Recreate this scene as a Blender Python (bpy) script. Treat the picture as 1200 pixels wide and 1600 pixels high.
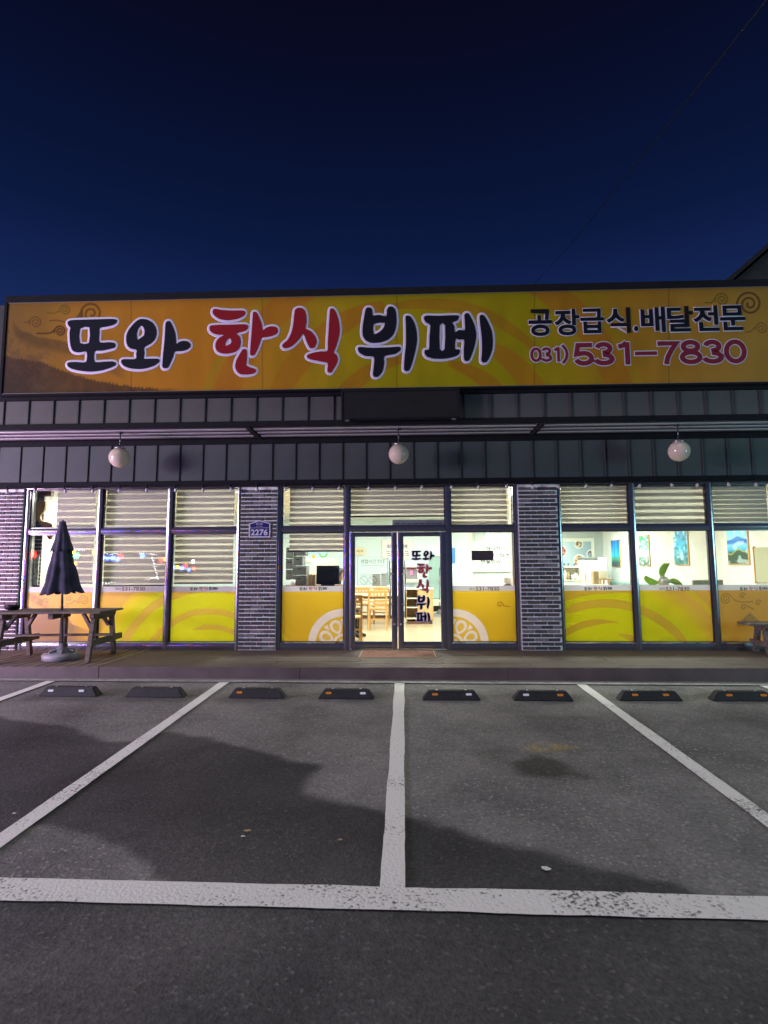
import bpy, bmesh, math, random
import numpy as np
from mathutils import Vector, Matrix, noise
from mathutils.geometry import tessellate_polygon

random.seed(7)
rng = np.random.RandomState(7)
for o in list(bpy.data.objects):
    bpy.data.objects.remove(o)
scene = bpy.context.scene
COL = scene.collection

# ------------------------------------------------------------------ camera
F, PITCH, YAW, ROLL = 860.0, 0.1013, 0.0358, -0.00446
CAM = (0.0, -9.3, 1.35)


def cam_axes():
    p, y, r = PITCH, YAW, ROLL
    f0 = Vector((-math.sin(y) * math.cos(p), math.cos(y) * math.cos(p), math.sin(p)))
    r0 = Vector((math.cos(y), math.sin(y), 0))
    u0 = r0.cross(f0)
    return math.cos(r) * r0 + math.sin(r) * u0, -math.sin(r) * r0 + math.cos(r) * u0, f0


RX, UX, FX = cam_axes()
cd = bpy.data.cameras.new('camera')
cam = bpy.data.objects.new('camera', cd)
COL.objects.link(cam)
cd.sensor_fit = 'HORIZONTAL'
cd.sensor_width = 36.0
cd.lens = F / 1200 * 36.0
cd.clip_start, cd.clip_end = 0.05, 600
M4 = Matrix((RX, UX, -FX)).transposed().to_4x4()
M4.translation = CAM
cam.matrix_world = M4
scene.camera = cam


def ray(px, py):
    return FX + RX * ((px - 600) / F) - UX * ((py - 800) / F)


def at(px, py, Y=0.0):
    """the point of the vertical plane y = Y seen at this place of the photograph"""
    d = ray(px, py)
    t = (Y - CAM[1]) / d.y
    return Vector((CAM[0] + d.x * t, Y, CAM[2] + d.z * t))


def atz(px, py, Z=0.0):
    d = ray(px, py)
    t = (Z - CAM[2]) / d.z
    return Vector((CAM[0] + d.x * t, CAM[1] + d.y * t, Z))


def gz(x, y):
    return -0.165 - 0.0033 * x + 0.022 * (y + 1.6)


def atg(px, py):
    d = ray(px, py)
    t = (gz(CAM[0], CAM[1]) - CAM[2]) / (d.z + 0.0033 * d.x - 0.022 * d.y)
    return Vector((CAM[0] + d.x * t, CAM[1] + d.y * t, CAM[2] + d.z * t))


def proj(P):
    """where points (n,3) appear in the photograph; used to lay the prints out on their panels"""
    V = P - np.array(CAM)
    r, u, f = (np.array(a) for a in (RX, UX, FX))
    k = V @ f
    return 600 + F * (V @ r) / k, 800 - F * (V @ u) / k


# ------------------------------------------------------------------ sky, light, exposure
world = bpy.data.worlds.new('World')
scene.world = world
world.use_nodes = True
nt = world.node_tree
bg = nt.nodes['Background']
tc = nt.nodes.new('ShaderNodeTexCoord')
sx = nt.nodes.new('ShaderNodeSeparateXYZ')
rp = nt.nodes.new('ShaderNodeValToRGB')
nt.links.new(tc.outputs['Generated'], sx.inputs[0])
nt.links.new(sx.outputs['Z'], rp.inputs[0])
nt.links.new(rp.outputs[0], bg.inputs[0])
els = rp.color_ramp.elements
els[0].position, els[0].color = 0.0, (0.013, 0.034, 0.135, 1)
els[1].position, els[1].color = 1.0, (0.0015, 0.0018, 0.010, 1)
for p, c in ((0.38, (0.0085, 0.022, 0.100, 1)), (0.52, (0.0036, 0.0095, 0.048, 1)), (0.64, (0.0024, 0.0052, 0.026, 1)), (0.76, (0.0026, 0.0026, 0.0115, 1))):
    e = els.new(p)
    e.color = c
bg.inputs[1].default_value = 1.0

sd = bpy.data.lights.new('sun', 'SUN')
sun = bpy.data.objects.new('sun', sd)
COL.objects.link(sun)
sd.energy = 0.95
sd.angle = math.radians(40)
sd.color = (1.0, 0.96, 0.90)
sun.rotation_euler = Vector((0.25, 1.0, -2.7)).to_track_quat('-Z', 'Y').to_euler()


def point(name, loc, watts, color, radius=0.3):
    d = bpy.data.lights.new(name, 'POINT')
    d.energy, d.color, d.shadow_soft_size = watts, color, radius
    o = bpy.data.objects.new(name, d)
    COL.objects.link(o)
    o.location = loc
    return o


# unseen bare lamps added beside the lot to colour and brighten the facade
point('added_glow_lamp', (-17.5, -13.0, 3.0), 4600, (0.92, 0.90, 1.0), 1.2)
point('added_glow_lamp', (-14.5, -8.0, 2.6), 3700, (0.90, 0.78, 1.0), 1.2)
point('added_glow_lamp', (-9.2, -2.7, 0.7), 680, (0.95, 0.52, 0.88), 0.3)
point('added_glow_lamp', (-8.6, -4.6, 0.5), 130, (0.25, 0.14, 1.0), 0.25)
point('added_glow_lamp', (12.6, -7.0, 2.0), 1150, (0.42, 0.90, 0.95), 0.9)

scene.view_settings.view_transform = 'Standard'
scene.view_settings.look = 'None'
scene.view_settings.exposure = 0.0
scene.view_settings.gamma = 1.0
scene.view_settings.use_curve_mapping = False
scene.cycles.use_denoising = True
scene.cycles.max_bounces = 8
scene.cycles.transparent_max_bounces = 16
scene.cycles.sample_clamp_indirect = 10.0
scene.cycles.caustics_reflective = False
scene.cycles.caustics_refractive = False


# ------------------------------------------------------------------ materials
def lin(c):
    return tuple(((v / 255) / 12.92 if v / 255 <= 0.04045 else ((v / 255 + 0.055) / 1.055) ** 2.4) for v in c[:3])


def mat(name, col, rough=0.6, metal=0.0, var=0.0, vscale=6.0, bump=0.0, bscale=40.0, spec=0.5, stretch=None, col2=None, translucent=0.0):
    m = bpy.data.materials.new(name)
    m.use_nodes = True
    n = m.node_tree
    b = n.nodes['Principled BSDF']
    b.inputs['Base Color'].default_value = (*col, 1)
    b.inputs['Roughness'].default_value = rough
    b.inputs['Metallic'].default_value = metal
    b.inputs['Specular IOR Level'].default_value = spec
    src = None
    if var or bump:
        t = n.nodes.new('ShaderNodeTexCoord')
        src = t.outputs['Object']
        if stretch:
            mp = n.nodes.new('ShaderNodeMapping')
            mp.inputs['Scale'].default_value = stretch
            n.links.new(src, mp.inputs[0])
            src = mp.outputs[0]
    if var:
        nz = n.nodes.new('ShaderNodeTexNoise')
        nz.inputs['Scale'].default_value = vscale
        nz.inputs['Detail'].default_value = 6
        n.links.new(src, nz.inputs['Vector'])
        r = n.nodes.new('ShaderNodeValToRGB')
        r.color_ramp.elements[0].position, r.color_ramp.elements[1].position = 0.3, 0.7
        a = col2 or tuple(v * (1 - var) for v in col)
        c = col if col2 else tuple(min(1, v * (1 + var)) for v in col)
        r.color_ramp.elements[0].color = (*a, 1)
        r.color_ramp.elements[1].color = (*c, 1)
        n.links.new(nz.outputs[0], r.inputs[0])
        n.links.new(r.outputs[0], b.inputs['Base Color'])
    if bump:
        nz = n.nodes.new('ShaderNodeTexNoise')
        nz.inputs['Scale'].default_value = bscale
        nz.inputs['Detail'].default_value = 4
        n.links.new(src, nz.inputs['Vector'])
        bp = n.nodes.new('ShaderNodeBump')
        bp.inputs['Strength'].default_value = bump
        bp.inputs['Distance'].default_value = 0.01
        n.links.new(nz.outputs[0], bp.inputs['Height'])
        n.links.new(bp.outputs[0], b.inputs['Normal'])
    if translucent:
        tr = n.nodes.new('ShaderNodeBsdfTranslucent')
        mx = n.nodes.new('ShaderNodeMixShader')
        mx.inputs[0].default_value = translucent
        tr.inputs[0].default_value = (*col, 1)
        n.links.new(b.outputs[0], mx.inputs[1])
        n.links.new(tr.outputs[0], mx.inputs[2])
        n.links.new(mx.outputs[0], n.nodes['Material Output'].inputs[0])
    return m


def emit(name, col, strength):
    m = bpy.data.materials.new(name)
    m.use_nodes = True
    n = m.node_tree
    n.nodes.remove(n.nodes['Principled BSDF'])
    e = n.nodes.new('ShaderNodeEmission')
    e.inputs[0].default_value = (*col, 1)
    e.inputs[1].default_value = strength
    n.links.new(e.outputs[0], n.nodes['Material Output'].inputs[0])
    return m


def print_mat(name, rough=0.45, translucent=0.0, spec=0.4):
    """flat print: the colours come from the panel's own colour layer"""
    m = bpy.data.materials.new(name)
    m.use_nodes = True
    n = m.node_tree
    b = n.nodes['Principled BSDF']
    b.inputs['Roughness'].default_value = rough
    b.inputs['Specular IOR Level'].default_value = spec
    a = n.nodes.new('ShaderNodeAttribute')
    a.attribute_name = 'print'
    n.links.new(a.outputs['Color'], b.inputs['Base Color'])
    if translucent:
        tr = n.nodes.new('ShaderNodeBsdfTranslucent')
        mx = n.nodes.new('ShaderNodeMixShader')
        mx.inputs[0].default_value = translucent
        n.links.new(a.outputs['Color'], tr.inputs[0])
        n.links.new(b.outputs[0], mx.inputs[1])
        n.links.new(tr.outputs[0], mx.inputs[2])
        n.links.new(mx.outputs[0], n.nodes['Material Output'].inputs[0])
    return m


def glass_mat(name, tint=(0.97, 0.985, 0.98), refl=1.0):
    m = bpy.data.materials.new(name)
    m.use_nodes = True
    n = m.node_tree
    n.nodes.remove(n.nodes['Principled BSDF'])
    t = n.nodes.new('ShaderNodeBsdfTransparent')
    t.inputs[0].default_value = (*tint, 1)
    g = n.nodes.new('ShaderNodeBsdfGlossy')
    g.inputs['Roughness'].default_value = 0.02
    f = n.nodes.new('ShaderNodeFresnel')
    # the pane is crossed straight, so both of its faces mirror like the outer one
    ge = n.nodes.new('ShaderNodeNewGeometry')
    io = n.nodes.new('ShaderNodeMath')
    io.operation = 'MULTIPLY_ADD'
    io.inputs[1].default_value = 1 / 1.5 - 1.5
    io.inputs[2].default_value = 1.5
    n.links.new(ge.outputs['Backfacing'], io.inputs[0])
    n.links.new(io.outputs[0], f.inputs[0])
    k = n.nodes.new('ShaderNodeMath')
    k.operation = 'MULTIPLY'
    k.inputs[1].default_value = refl
    mx = n.nodes.new('ShaderNodeMixShader')
    n.links.new(f.outputs[0], k.inputs[0])
    n.links.new(k.outputs[0], mx.inputs[0])
    n.links.new(t.outputs[0], mx.inputs[1])
    n.links.new(g.outputs[0], mx.inputs[2])
    n.links.new(mx.outputs[0], n.nodes['Material Output'].inputs[0])
    return m


def sheer_mat(name, col, opacity):
    m = bpy.data.materials.new(name)
    m.use_nodes = True
    n = m.node_tree
    n.nodes.remove(n.nodes['Principled BSDF'])
    t = n.nodes.new('ShaderNodeBsdfTransparent')
    d = n.nodes.new('ShaderNodeBsdfDiffuse')
    d.inputs[0].default_value = (*col, 1)
    l = n.nodes.new('ShaderNodeBsdfTranslucent')
    l.inputs[0].default_value = (*col, 1)
    a = n.nodes.new('ShaderNodeMixShader')
    a.inputs[0].default_value = 0.6
    mx = n.nodes.new('ShaderNodeMixShader')
    mx.inputs[0].default_value = opacity
    n.links.new(d.outputs[0], a.inputs[1])
    n.links.new(l.outputs[0], a.inputs[2])
    n.links.new(t.outputs[0], mx.inputs[1])
    n.links.new(a.outputs[0], mx.inputs[2])
    n.links.new(mx.outputs[0], n.nodes['Material Output'].inputs[0])
    return m


def asphalt_mat(name, dark, light, speck):
    m = bpy.data.materials.new(name)
    m.use_nodes = True
    n = m.node_tree
    b = n.nodes['Principled BSDF']
    b.inputs['Roughness'].default_value = 0.85
    b.inputs['Specular IOR Level'].default_value = 0.3
    t = n.nodes.new('ShaderNodeTexCoord')
    big = n.nodes.new('ShaderNodeTexNoise')
    big.inputs['Scale'].default_value = 1.3
    big.inputs['Detail'].default_value = 8
    big.inputs['Roughness'].default_value = 0.65
    fine = n.nodes.new('ShaderNodeTexNoise')
    fine.inputs['Scale'].default_value = 38
    fine.inputs['Detail'].default_value = 9
    fine.inputs['Roughness'].default_value = 0.72
    vor = n.nodes.new('ShaderNodeTexVoronoi')
    vor.inputs['Scale'].default_value = 66
    for q in (big, fine, vor):
        n.links.new(t.outputs['Object'], q.inputs['Vector'])
    r = n.nodes.new('ShaderNodeValToRGB')
    r.color_ramp.elements[0].position, r.color_ramp.elements[1].position = 0.32, 0.7
    r.color_ramp.elements[0].color = (*dark, 1)
    r.color_ramp.elements[1].color = (*light, 1)
    n.links.new(big.outputs[0], r.inputs[0])
    r2 = n.nodes.new('ShaderNodeValToRGB')
    r2.color_ramp.elements[0].position, r2.color_ramp.elements[1].position = 0.30, 0.72
    r2.color_ramp.elements[0].color = (0.55, 0.55, 0.55, 1)
    r2.color_ramp.elements[1].color = (1.5, 1.5, 1.5, 1)
    n.links.new(fine.outputs[0], r2.inputs[0])
    mu = n.nodes.new('ShaderNodeMix')
    mu.data_type = 'RGBA'
    mu.blend_type = 'MULTIPLY'
    mu.inputs[0].default_value = 1.0
    n.links.new(r.outputs[0], mu.inputs[6])
    n.links.new(r2.outputs[0], mu.inputs[7])
    # pale stone chips
    sep = n.nodes.new('ShaderNodeSeparateColor')
    n.links.new(vor.outputs['Color'], sep.inputs[0])
    gt = n.nodes.new('ShaderNodeMath')
    gt.operation = 'GREATER_THAN'
    gt.inputs[1].default_value = 0.955
    n.links.new(sep.outputs[0], gt.inputs[0])
    mx = n.nodes.new('ShaderNodeMix')
    mx.data_type = 'RGBA'
    n.links.new(gt.outputs[0], mx.inputs[0])
    n.links.new(mu.outputs[2], mx.inputs[6])
    mx.inputs[7].default_value = (*speck, 1)
    wa = n.nodes.new('ShaderNodeAttribute')
    wa.attribute_name = 'wear'
    ws = n.nodes.new('ShaderNodeSeparateColor')
    n.links.new(wa.outputs['Color'], ws.inputs[0])
    last = mx.outputs[2]
    for ch, colr in ((0, (0.24, 0.24, 0.25)), (1, (0.40, 0.385, 0.35)), (2, (1.9, 1.55, 0.75))):
        mm = n.nodes.new('ShaderNodeMix')
        mm.data_type = 'RGBA'
        mm.blend_type = 'MULTIPLY'
        n.links.new(ws.outputs[ch], mm.inputs[0])
        n.links.new(last, mm.inputs[6])
        mm.inputs[7].default_value = (*colr, 1)
        last = mm.outputs[2]
    n.links.new(last, b.inputs['Base Color'])
    bp = n.nodes.new('ShaderNodeBump')
    bp.inputs['Strength'].default_value = 0.7
    bp.inputs['Distance'].default_value = 0.012
    ad = n.nodes.new('ShaderNodeMath')
    n.links.new(fine.outputs[0], ad.inputs[0])
    vd = n.nodes.new('ShaderNodeMath')
    vd.operation = 'MULTIPLY'
    vd.inputs[1].default_value = 0.35
    n.links.new(vor.outputs['Distance'], vd.inputs[0])
    n.links.new(vd.outputs[0], ad.inputs[1])
    n.links.new(ad.outputs[0], bp.inputs['Height'])
    n.links.new(bp.outputs[0], b.inputs['Normal'])
    return m


def paint_mat():
    """worn white road paint: the asphalt shows where it has flaked off"""
    m = bpy.data.materials.new('road_paint')
    m.use_nodes = True
    n = m.node_tree
    b = n.nodes['Principled BSDF']
    b.inputs['Roughness'].default_value = 0.8
    b.inputs['Specular IOR Level'].default_value = 0.25
    t = n.nodes.new('ShaderNodeTexCoord')
    a = n.nodes.new('ShaderNodeTexNoise')
    a.inputs['Scale'].default_value = 55
    a.inputs['Detail'].default_value = 5
    c = n.nodes.new('ShaderNodeTexNoise')
    c.inputs['Scale'].default_value = 2.2
    c.inputs['Detail'].default_value = 5
    for q in (a, c):
        n.links.new(t.outputs['Object'], q.inputs['Vector'])
    k = n.nodes.new('ShaderNodeMath')
    k.operation = 'MULTIPLY_ADD'
    k.inputs[1].default_value = 0.75
    n.links.new(c.outputs[0], k.inputs[0])
    n.links.new(a.outputs[0], k.inputs[2])
    r = n.nodes.new('ShaderNodeValToRGB')
    r.color_ramp.elements[0].position, r.color_ramp.elements[1].position = 0.63, 0.80
    r.color_ramp.elements[0].color = (0.10, 0.10, 0.10, 1)
    r.color_ramp.elements[1].color = (0.76, 0.75, 0.73, 1)
    n.links.new(k.outputs[0], r.inputs[0])
    n.links.new(r.outputs[0], b.inputs['Base Color'])
    bp = n.nodes.new('ShaderNodeBump')
    bp.inputs['Strength'].default_value = 0.5
    bp.inputs['Distance'].default_value = 0.008
    n.links.new(a.outputs[0], bp.inputs['Height'])
    n.links.new(bp.outputs[0], b.inputs['Normal'])
    return m


M = {}
M['asphalt'] = asphalt_mat('asphalt', (0.118, 0.115, 0.115), (0.235, 0.227, 0.22), (0.30, 0.29, 0.28))
M['paint_blue'] = mat('poster_blue', (0.08, 0.30, 0.75), 0.5)
M['paint'] = paint_mat()
M['concrete'] = mat('concrete', (0.30, 0.29, 0.28), 0.9, var=0.3, vscale=9, bump=0.4)
M['deck'] = mat('deck_board', (0.085, 0.064, 0.055), 0.7, var=0.35, vscale=5, bump=0.3, bscale=30, stretch=(0.5, 6, 6))
M['deck_y'] = mat('deck_board_depth', (0.15, 0.115, 0.095), 0.7, var=0.35, vscale=5, bump=0.3, bscale=30, stretch=(6, 0.5, 6))
M['deck_gap'] = mat('deck_gap', (0.012, 0.010, 0.009), 0.95)
M['fascia'] = mat('fascia', (0.085, 0.062, 0.062), 0.6, var=0.25, vscale=3, bump=0.15)
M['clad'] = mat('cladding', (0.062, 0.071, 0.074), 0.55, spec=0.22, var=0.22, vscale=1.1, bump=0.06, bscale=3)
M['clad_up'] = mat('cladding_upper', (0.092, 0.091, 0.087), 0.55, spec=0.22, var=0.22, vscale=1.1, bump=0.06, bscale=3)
M['seam'] = mat('seam', (0.042, 0.043, 0.046), 0.5, spec=0.25)
M['trim'] = mat('dark_trim', (0.007, 0.007, 0.010), 0.75, spec=0.15, var=0.2)
M['soffit'] = mat('soffit', (0.032, 0.030, 0.035), 0.55, var=0.2)
M['batten'] = mat('soffit_batten', (0.55, 0.53, 0.55), 0.35, metal=0.25, var=0.1, vscale=3)
M['alu'] = mat('aluminium', (0.235, 0.225, 0.245), 0.19, metal=0.8, var=0.06, vscale=2)
M['alu_dark'] = mat('aluminium_dark', (0.12, 0.115, 0.125), 0.3, metal=0.85, var=0.12, vscale=2)
M['mortar'] = mat('mortar', (0.72, 0.70, 0.71), 0.9, var=0.2, vscale=14, bump=0.5)
M['brick'] = [mat('brick_' + n, c, 0.8, var=0.28, vscale=11, bump=0.4, bscale=45) for n, c in
              (('slate', (0.050, 0.045, 0.050)), ('umber', (0.068, 0.052, 0.050)), ('plum', (0.082, 0.058, 0.058)), ('ash', (0.135, 0.12, 0.125)), ('coal', (0.038, 0.036, 0.042)))]
M['glass'] = glass_mat('window_glass', refl=1.25)
M['film_white'] = mat('film_white', (0.62, 0.58, 0.60), 0.5, translucent=0.3)
M['print'] = print_mat('sign_print', 0.6, 0.35, 0.15)
M['film'] = print_mat('film_print', 0.35, translucent=0.45)
M['poster'] = print_mat('poster_print', 0.4)
M['ink'] = mat('black_lettering', (0.005, 0.006, 0.013), 0.6, spec=0.15)
M['red'] = mat('red_lettering', (0.22, 0.009, 0.016), 0.5, spec=0.15)
M['crimson'] = mat('crimson_lettering', (0.17, 0.017, 0.033), 0.5, spec=0.15)
M['door_red'] = mat('door_red_lettering', (0.48, 0.06, 0.035), 0.5)
M['outline'] = mat('white_outline', (0.58, 0.53, 0.68), 0.5)
M['black'] = mat('black_plastic', (0.007, 0.007, 0.009), 0.5, spec=0.25, var=0.2)
M['black_panel'] = mat('led_panel', (0.014, 0.014, 0.015), 0.8, spec=0.15, var=0.15, bump=0.3, bscale=120)
M['rubber'] = mat('rubber', (0.014, 0.014, 0.016), 0.7, var=0.4, vscale=14, bump=0.5, col2=(0.007, 0.007, 0.009))
M['white_reflector'] = mat('white_reflector', (0.85, 0.85, 0.88), 0.25)
M['orange_reflector'] = mat('orange_reflector', (0.75, 0.25, 0.03), 0.25)
M['globe'] = mat('globe_glass', (0.74, 0.61, 0.49), 0.10, var=0.03, vscale=2, spec=0.6, translucent=0.2)
M['steel'] = mat('steel', (0.45, 0.44, 0.44), 0.3, metal=0.8)
M['wood_grey'] = mat('weathered_wood', (0.125, 0.098, 0.085), 0.8, var=0.45, vscale=7, bump=0.5, bscale=35, stretch=(0.6, 4, 4))
M['navy'] = mat('navy_canvas', (0.030, 0.027, 0.058), 0.85, var=0.35, vscale=9, bump=0.3, bscale=60)
M['grey_plastic'] = mat('grey_plastic', (0.27, 0.26, 0.29), 0.55, var=0.1)
M['mat'] = mat('doormat', (0.21, 0.10, 0.068), 0.95, var=0.35, vscale=25, bump=0.6, bscale=150)
M['mat_edge'] = mat('doormat_edge', (0.42, 0.34, 0.18), 0.8)
M['plate'] = mat('plate_blue', (0.012, 0.012, 0.105), 0.35)
M['white'] = mat('white_paint', (0.75, 0.74, 0.73), 0.5)
M['wall_in'] = mat('interior_paint', (0.72, 0.73, 0.69), 0.8, var=0.03)
M['wall_cool'] = mat('interior_paint_cool', (0.66, 0.80, 0.82), 0.8, var=0.03)
M['wall_gray'] = mat('interior_paint_gray', (0.50, 0.55, 0.52), 0.8, var=0.04)
M['floor_in'] = mat('floor_tile', (0.50, 0.41, 0.28), 0.25, var=0.08, vscale=2)
M['ceil_in'] = mat('ceiling_paint', (0.80, 0.77, 0.66), 0.9)
M['pine'] = mat('pine', (0.62, 0.36, 0.12), 0.45, var=0.2, vscale=6, stretch=(6, 6, 0.6))
M['table_top'] = mat('pale_laminate', (0.78, 0.66, 0.44), 0.4)
M['counter'] = mat('maple', (0.66, 0.42, 0.18), 0.5, var=0.12)
M['cream'] = mat('cream_enamel', (0.80, 0.78, 0.66), 0.35, var=0.03)
M['grey_tub'] = mat('grey_tub', (0.115, 0.125, 0.12), 0.5, var=0.15)
M['card'] = mat('pulp_card', (0.40, 0.30, 0.17), 0.9, var=0.2, vscale=30)
M['blind'] = mat('blind_fabric', (0.74, 0.70, 0.63), 0.9, translucent=0.55, bump=0.2, bscale=200)
M['sheer'] = sheer_mat('blind_sheer', (0.74, 0.72, 0.64), 0.92)
M['green'] = mat('fan_green', (0.34, 0.50, 0.09), 0.4, translucent=0.5)
M['teal_seat'] = mat('teal_vinyl', (0.24, 0.36, 0.32), 0.5, var=0.1)
M['khaki'] = mat('khaki_panel', (0.42, 0.42, 0.28), 0.7)
M['door_in'] = mat('service_door', (0.33, 0.50, 0.47), 0.5)
M['jacket'] = mat('dark_jacket', (0.018, 0.019, 0.022), 0.8, var=0.3, vscale=12, bump=0.4)
M['skin'] = mat('skin', (0.50, 0.30, 0.21), 0.55)
M['hair'] = mat('black_hair', (0.008, 0.007, 0.007), 0.6)
M['tan_wood'] = mat('tan_wood', (0.45, 0.25, 0.10), 0.45, var=0.25, vscale=5)
M['brown_wood'] = mat('brown_wood', (0.16, 0.075, 0.05), 0.5, var=0.25, vscale=5)
M['roof'] = mat('dark_roof', (0.020, 0.021, 0.022), 0.8, var=0.3, vscale=3)
M['house'] = mat('dark_render', (0.05, 0.055, 0.05), 0.9, var=0.2)
M['pink'] = mat('pink_paper', (0.85, 0.25, 0.55), 0.7)
M['clear_bulb'] = mat('clear_bulb', (0.55, 0.52, 0.52), 0.08, var=0.05)
M['cable'] = mat('cable', (0.008, 0.008, 0.012), 0.6)
M['downlight'] = emit('downlight_glow', (1.0, 0.96, 0.86), 9.0)


# ------------------------------------------------------------------ object helpers
def link(o, parent=None):
    COL.objects.link(o)
    if parent is not None:
        o.parent = parent
    return o


def tag(o, label=None, cat=None, group=None, kind=None):
    if label:
        o['label'] = label
    if cat:
        o['category'] = cat
    if group:
        o['group'] = group
    if kind:
        o['kind'] = kind
    return o


def thing(name, label, cat, loc=(0, 0, 0), rz=0.0, group=None):
    o = bpy.data.objects.new(name, None)
    o.empty_display_size = 0.2
    link(o)
    o.location = loc
    o.rotation_euler = (0, 0, rz)
    return tag(o, label, cat, group)


class MB:
    """collects shapes into one mesh"""

    def __init__(self):
        self.v, self.f, self.m, self.s = [], [], [], []

    def add(self, vs, fs, mi=0, smooth=False):
        k = len(self.v)
        self.v += [tuple(p) for p in vs]
        for q in fs:
            self.f.append(tuple(i + k for i in q))
            self.m.append(mi)
            self.s.append(smooth)
        return self

    def box(self, x0, x1, y0, y1, z0, z1, mi=0, c=0.0):
        if c <= 0:
            vs = [(x, y, z) for x in (x0, x1) for y in (y0, y1) for z in (z0, z1)]
            return self.add(vs, [(0, 1, 3, 2), (4, 6, 7, 5), (0, 4, 5, 1), (2, 3, 7, 6), (0, 2, 6, 4), (1, 5, 7, 3)], mi)
        bm = bmesh.new()
        r = bmesh.ops.create_cube(bm, size=1.0)
        for v in bm.verts:
            v.co = Vector(((x0 + x1) / 2 + v.co.x * (x1 - x0), (y0 + y1) / 2 + v.co.y * (y1 - y0), (z0 + z1) / 2 + v.co.z * (z1 - z0)))
        bmesh.ops.bevel(bm, geom=list(bm.edges), offset=c, segments=1, affect='EDGES')
        bm.verts.index_update()
        self.add([v.co[:] for v in bm.verts], [[v.index for v in f.verts] for f in bm.faces], mi)
        bm.free()
        return self

    def bar(self, a, b, w, h, up=(0, 0, 1), mi=0, c=0.004):
        """a square bar from a to b, w wide and h along up"""
        a, b, up = Vector(a), Vector(b), Vector(up)
        d = (b - a)
        L = d.length
        d.normalize()
        s = d.cross(up).normalized()
        u = s.cross(d)
        t = MB().box(0, L, -w / 2, w / 2, -h / 2, h / 2, 0, c)
        return self.add([a + d * p[0] + s * p[1] + u * p[2] for p in t.v], t.f, mi)

    def tube(self, pts, r, n=8, mi=0, cap=True, radii=None):
        pts = [Vector(p) for p in pts]
        vs, fs = [], []
        for i, p in enumerate(pts):
            d = (pts[min(i + 1, len(pts) - 1)] - pts[max(i - 1, 0)]).normalized()
            s = d.cross(Vector((0, 0, 1)) if abs(d.z) < 0.9 else Vector((1, 0, 0))).normalized()
            u = s.cross(d)
            rr = radii[i] if radii else r
            vs += [p + s * (rr * math.cos(2 * math.pi * k / n)) + u * (rr * math.sin(2 * math.pi * k / n)) for k in range(n)]
        for i in range(len(pts) - 1):
            for k in range(n):
                fs.append((i * n + k, i * n + (k + 1) % n, (i + 1) * n + (k + 1) % n, (i + 1) * n + k))
        if cap:
            fs.append(tuple(range(n))[::-1])
            fs.append(tuple((len(pts) - 1) * n + k for k in range(n)))
        return self.add(vs, fs, mi, True)

    def lathe(self, prof, n=24, c=(0, 0, 0), mi=0, smooth=True):
        vs, fs = [], []
        for r, z in prof:
            vs += [(c[0] + r * math.cos(2 * math.pi * k / n), c[1] + r * math.sin(2 * math.pi * k / n), c[2] + z) for k in range(n)]
        for i in range(len(prof) - 1):
            for k in range(n):
                fs.append((i * n + k, i * n + (k + 1) % n, (i + 1) * n + (k + 1) % n, (i + 1) * n + k))
        if prof[0][0] > 1e-4:
            fs.append(tuple(range(n))[::-1])
        if prof[-1][0] > 1e-4:
            fs.append(tuple((len(prof) - 1) * n + k for k in range(n)))
        return self.add(vs, fs, mi, smooth)

    def prism(self, poly, axis, a, b, mi=0):
        """a polygon given in the two other axes, pushed from a to b along axis"""
        n = len(poly)

        def P(q, t):
            return {'x': (t, q[0], q[1]), 'y': (q[0], t, q[1]), 'z': (q[0], q[1], t)}[axis]
        vs = [P(q, a) for q in poly] + [P(q, b) for q in poly]
        fs = [tuple(range(n)), tuple(range(2 * n - 1, n - 1, -1))]
        for i in range(n):
            j = (i + 1) % n
            fs.append((i, n + i, n + j, j))
        return self.add(vs, fs, mi)

    def build(self, name, mats, parent=None, loc=None):
        me = bpy.data.meshes.new(name)
        me.from_pydata(self.v, [], self.f)
        for m in (mats if isinstance(mats, (list, tuple)) else [mats]):
            me.materials.append(m)
        me.polygons.foreach_set('material_index', self.m)
        me.polygons.foreach_set('use_smooth', self.s)
        bm = bmesh.new()
        bm.from_mesh(me)
        bmesh.ops.recalc_face_normals(bm, faces=bm.faces)
        bm.to_mesh(me)
        bm.free()
        o = bpy.data.objects.new(name, me)
        link(o, parent)
        if loc is not None:
            o.location = loc
        return o


def copy_tree(o, parent=None):
    c = o.copy()
    COL.objects.link(c)
    c.parent = parent
    for ch in [q for q in o.children]:
        copy_tree(ch, c)
    return c


def structure(o):
    o['kind'] = 'structure'
    return o


# ------------------------------------------------------------------ lettering
def smooth_loop(pts, k=4):
    out, n = [], len(pts)
    P = [np.array(p, float) for p in pts]
    for i in range(n):
        p0, p1, p2, p3 = P[i - 1], P[i], P[(i + 1) % n], P[(i + 2) % n]
        for j in range(k):
            t = j / k
            # centripetal-like: tension keeps short corner spans tight
            q = 0.5 * (2 * p1 + (p2 - p0) * t + (2 * p0 - 5 * p1 + 4 * p2 - p3) * t * t + (3 * p1 - p0 - 3 * p2 + p3) * t ** 3)
            l = p1 + (p2 - p1) * t
            out.append(tuple(q * 0.7 + l * 0.3))
    return out


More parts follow.
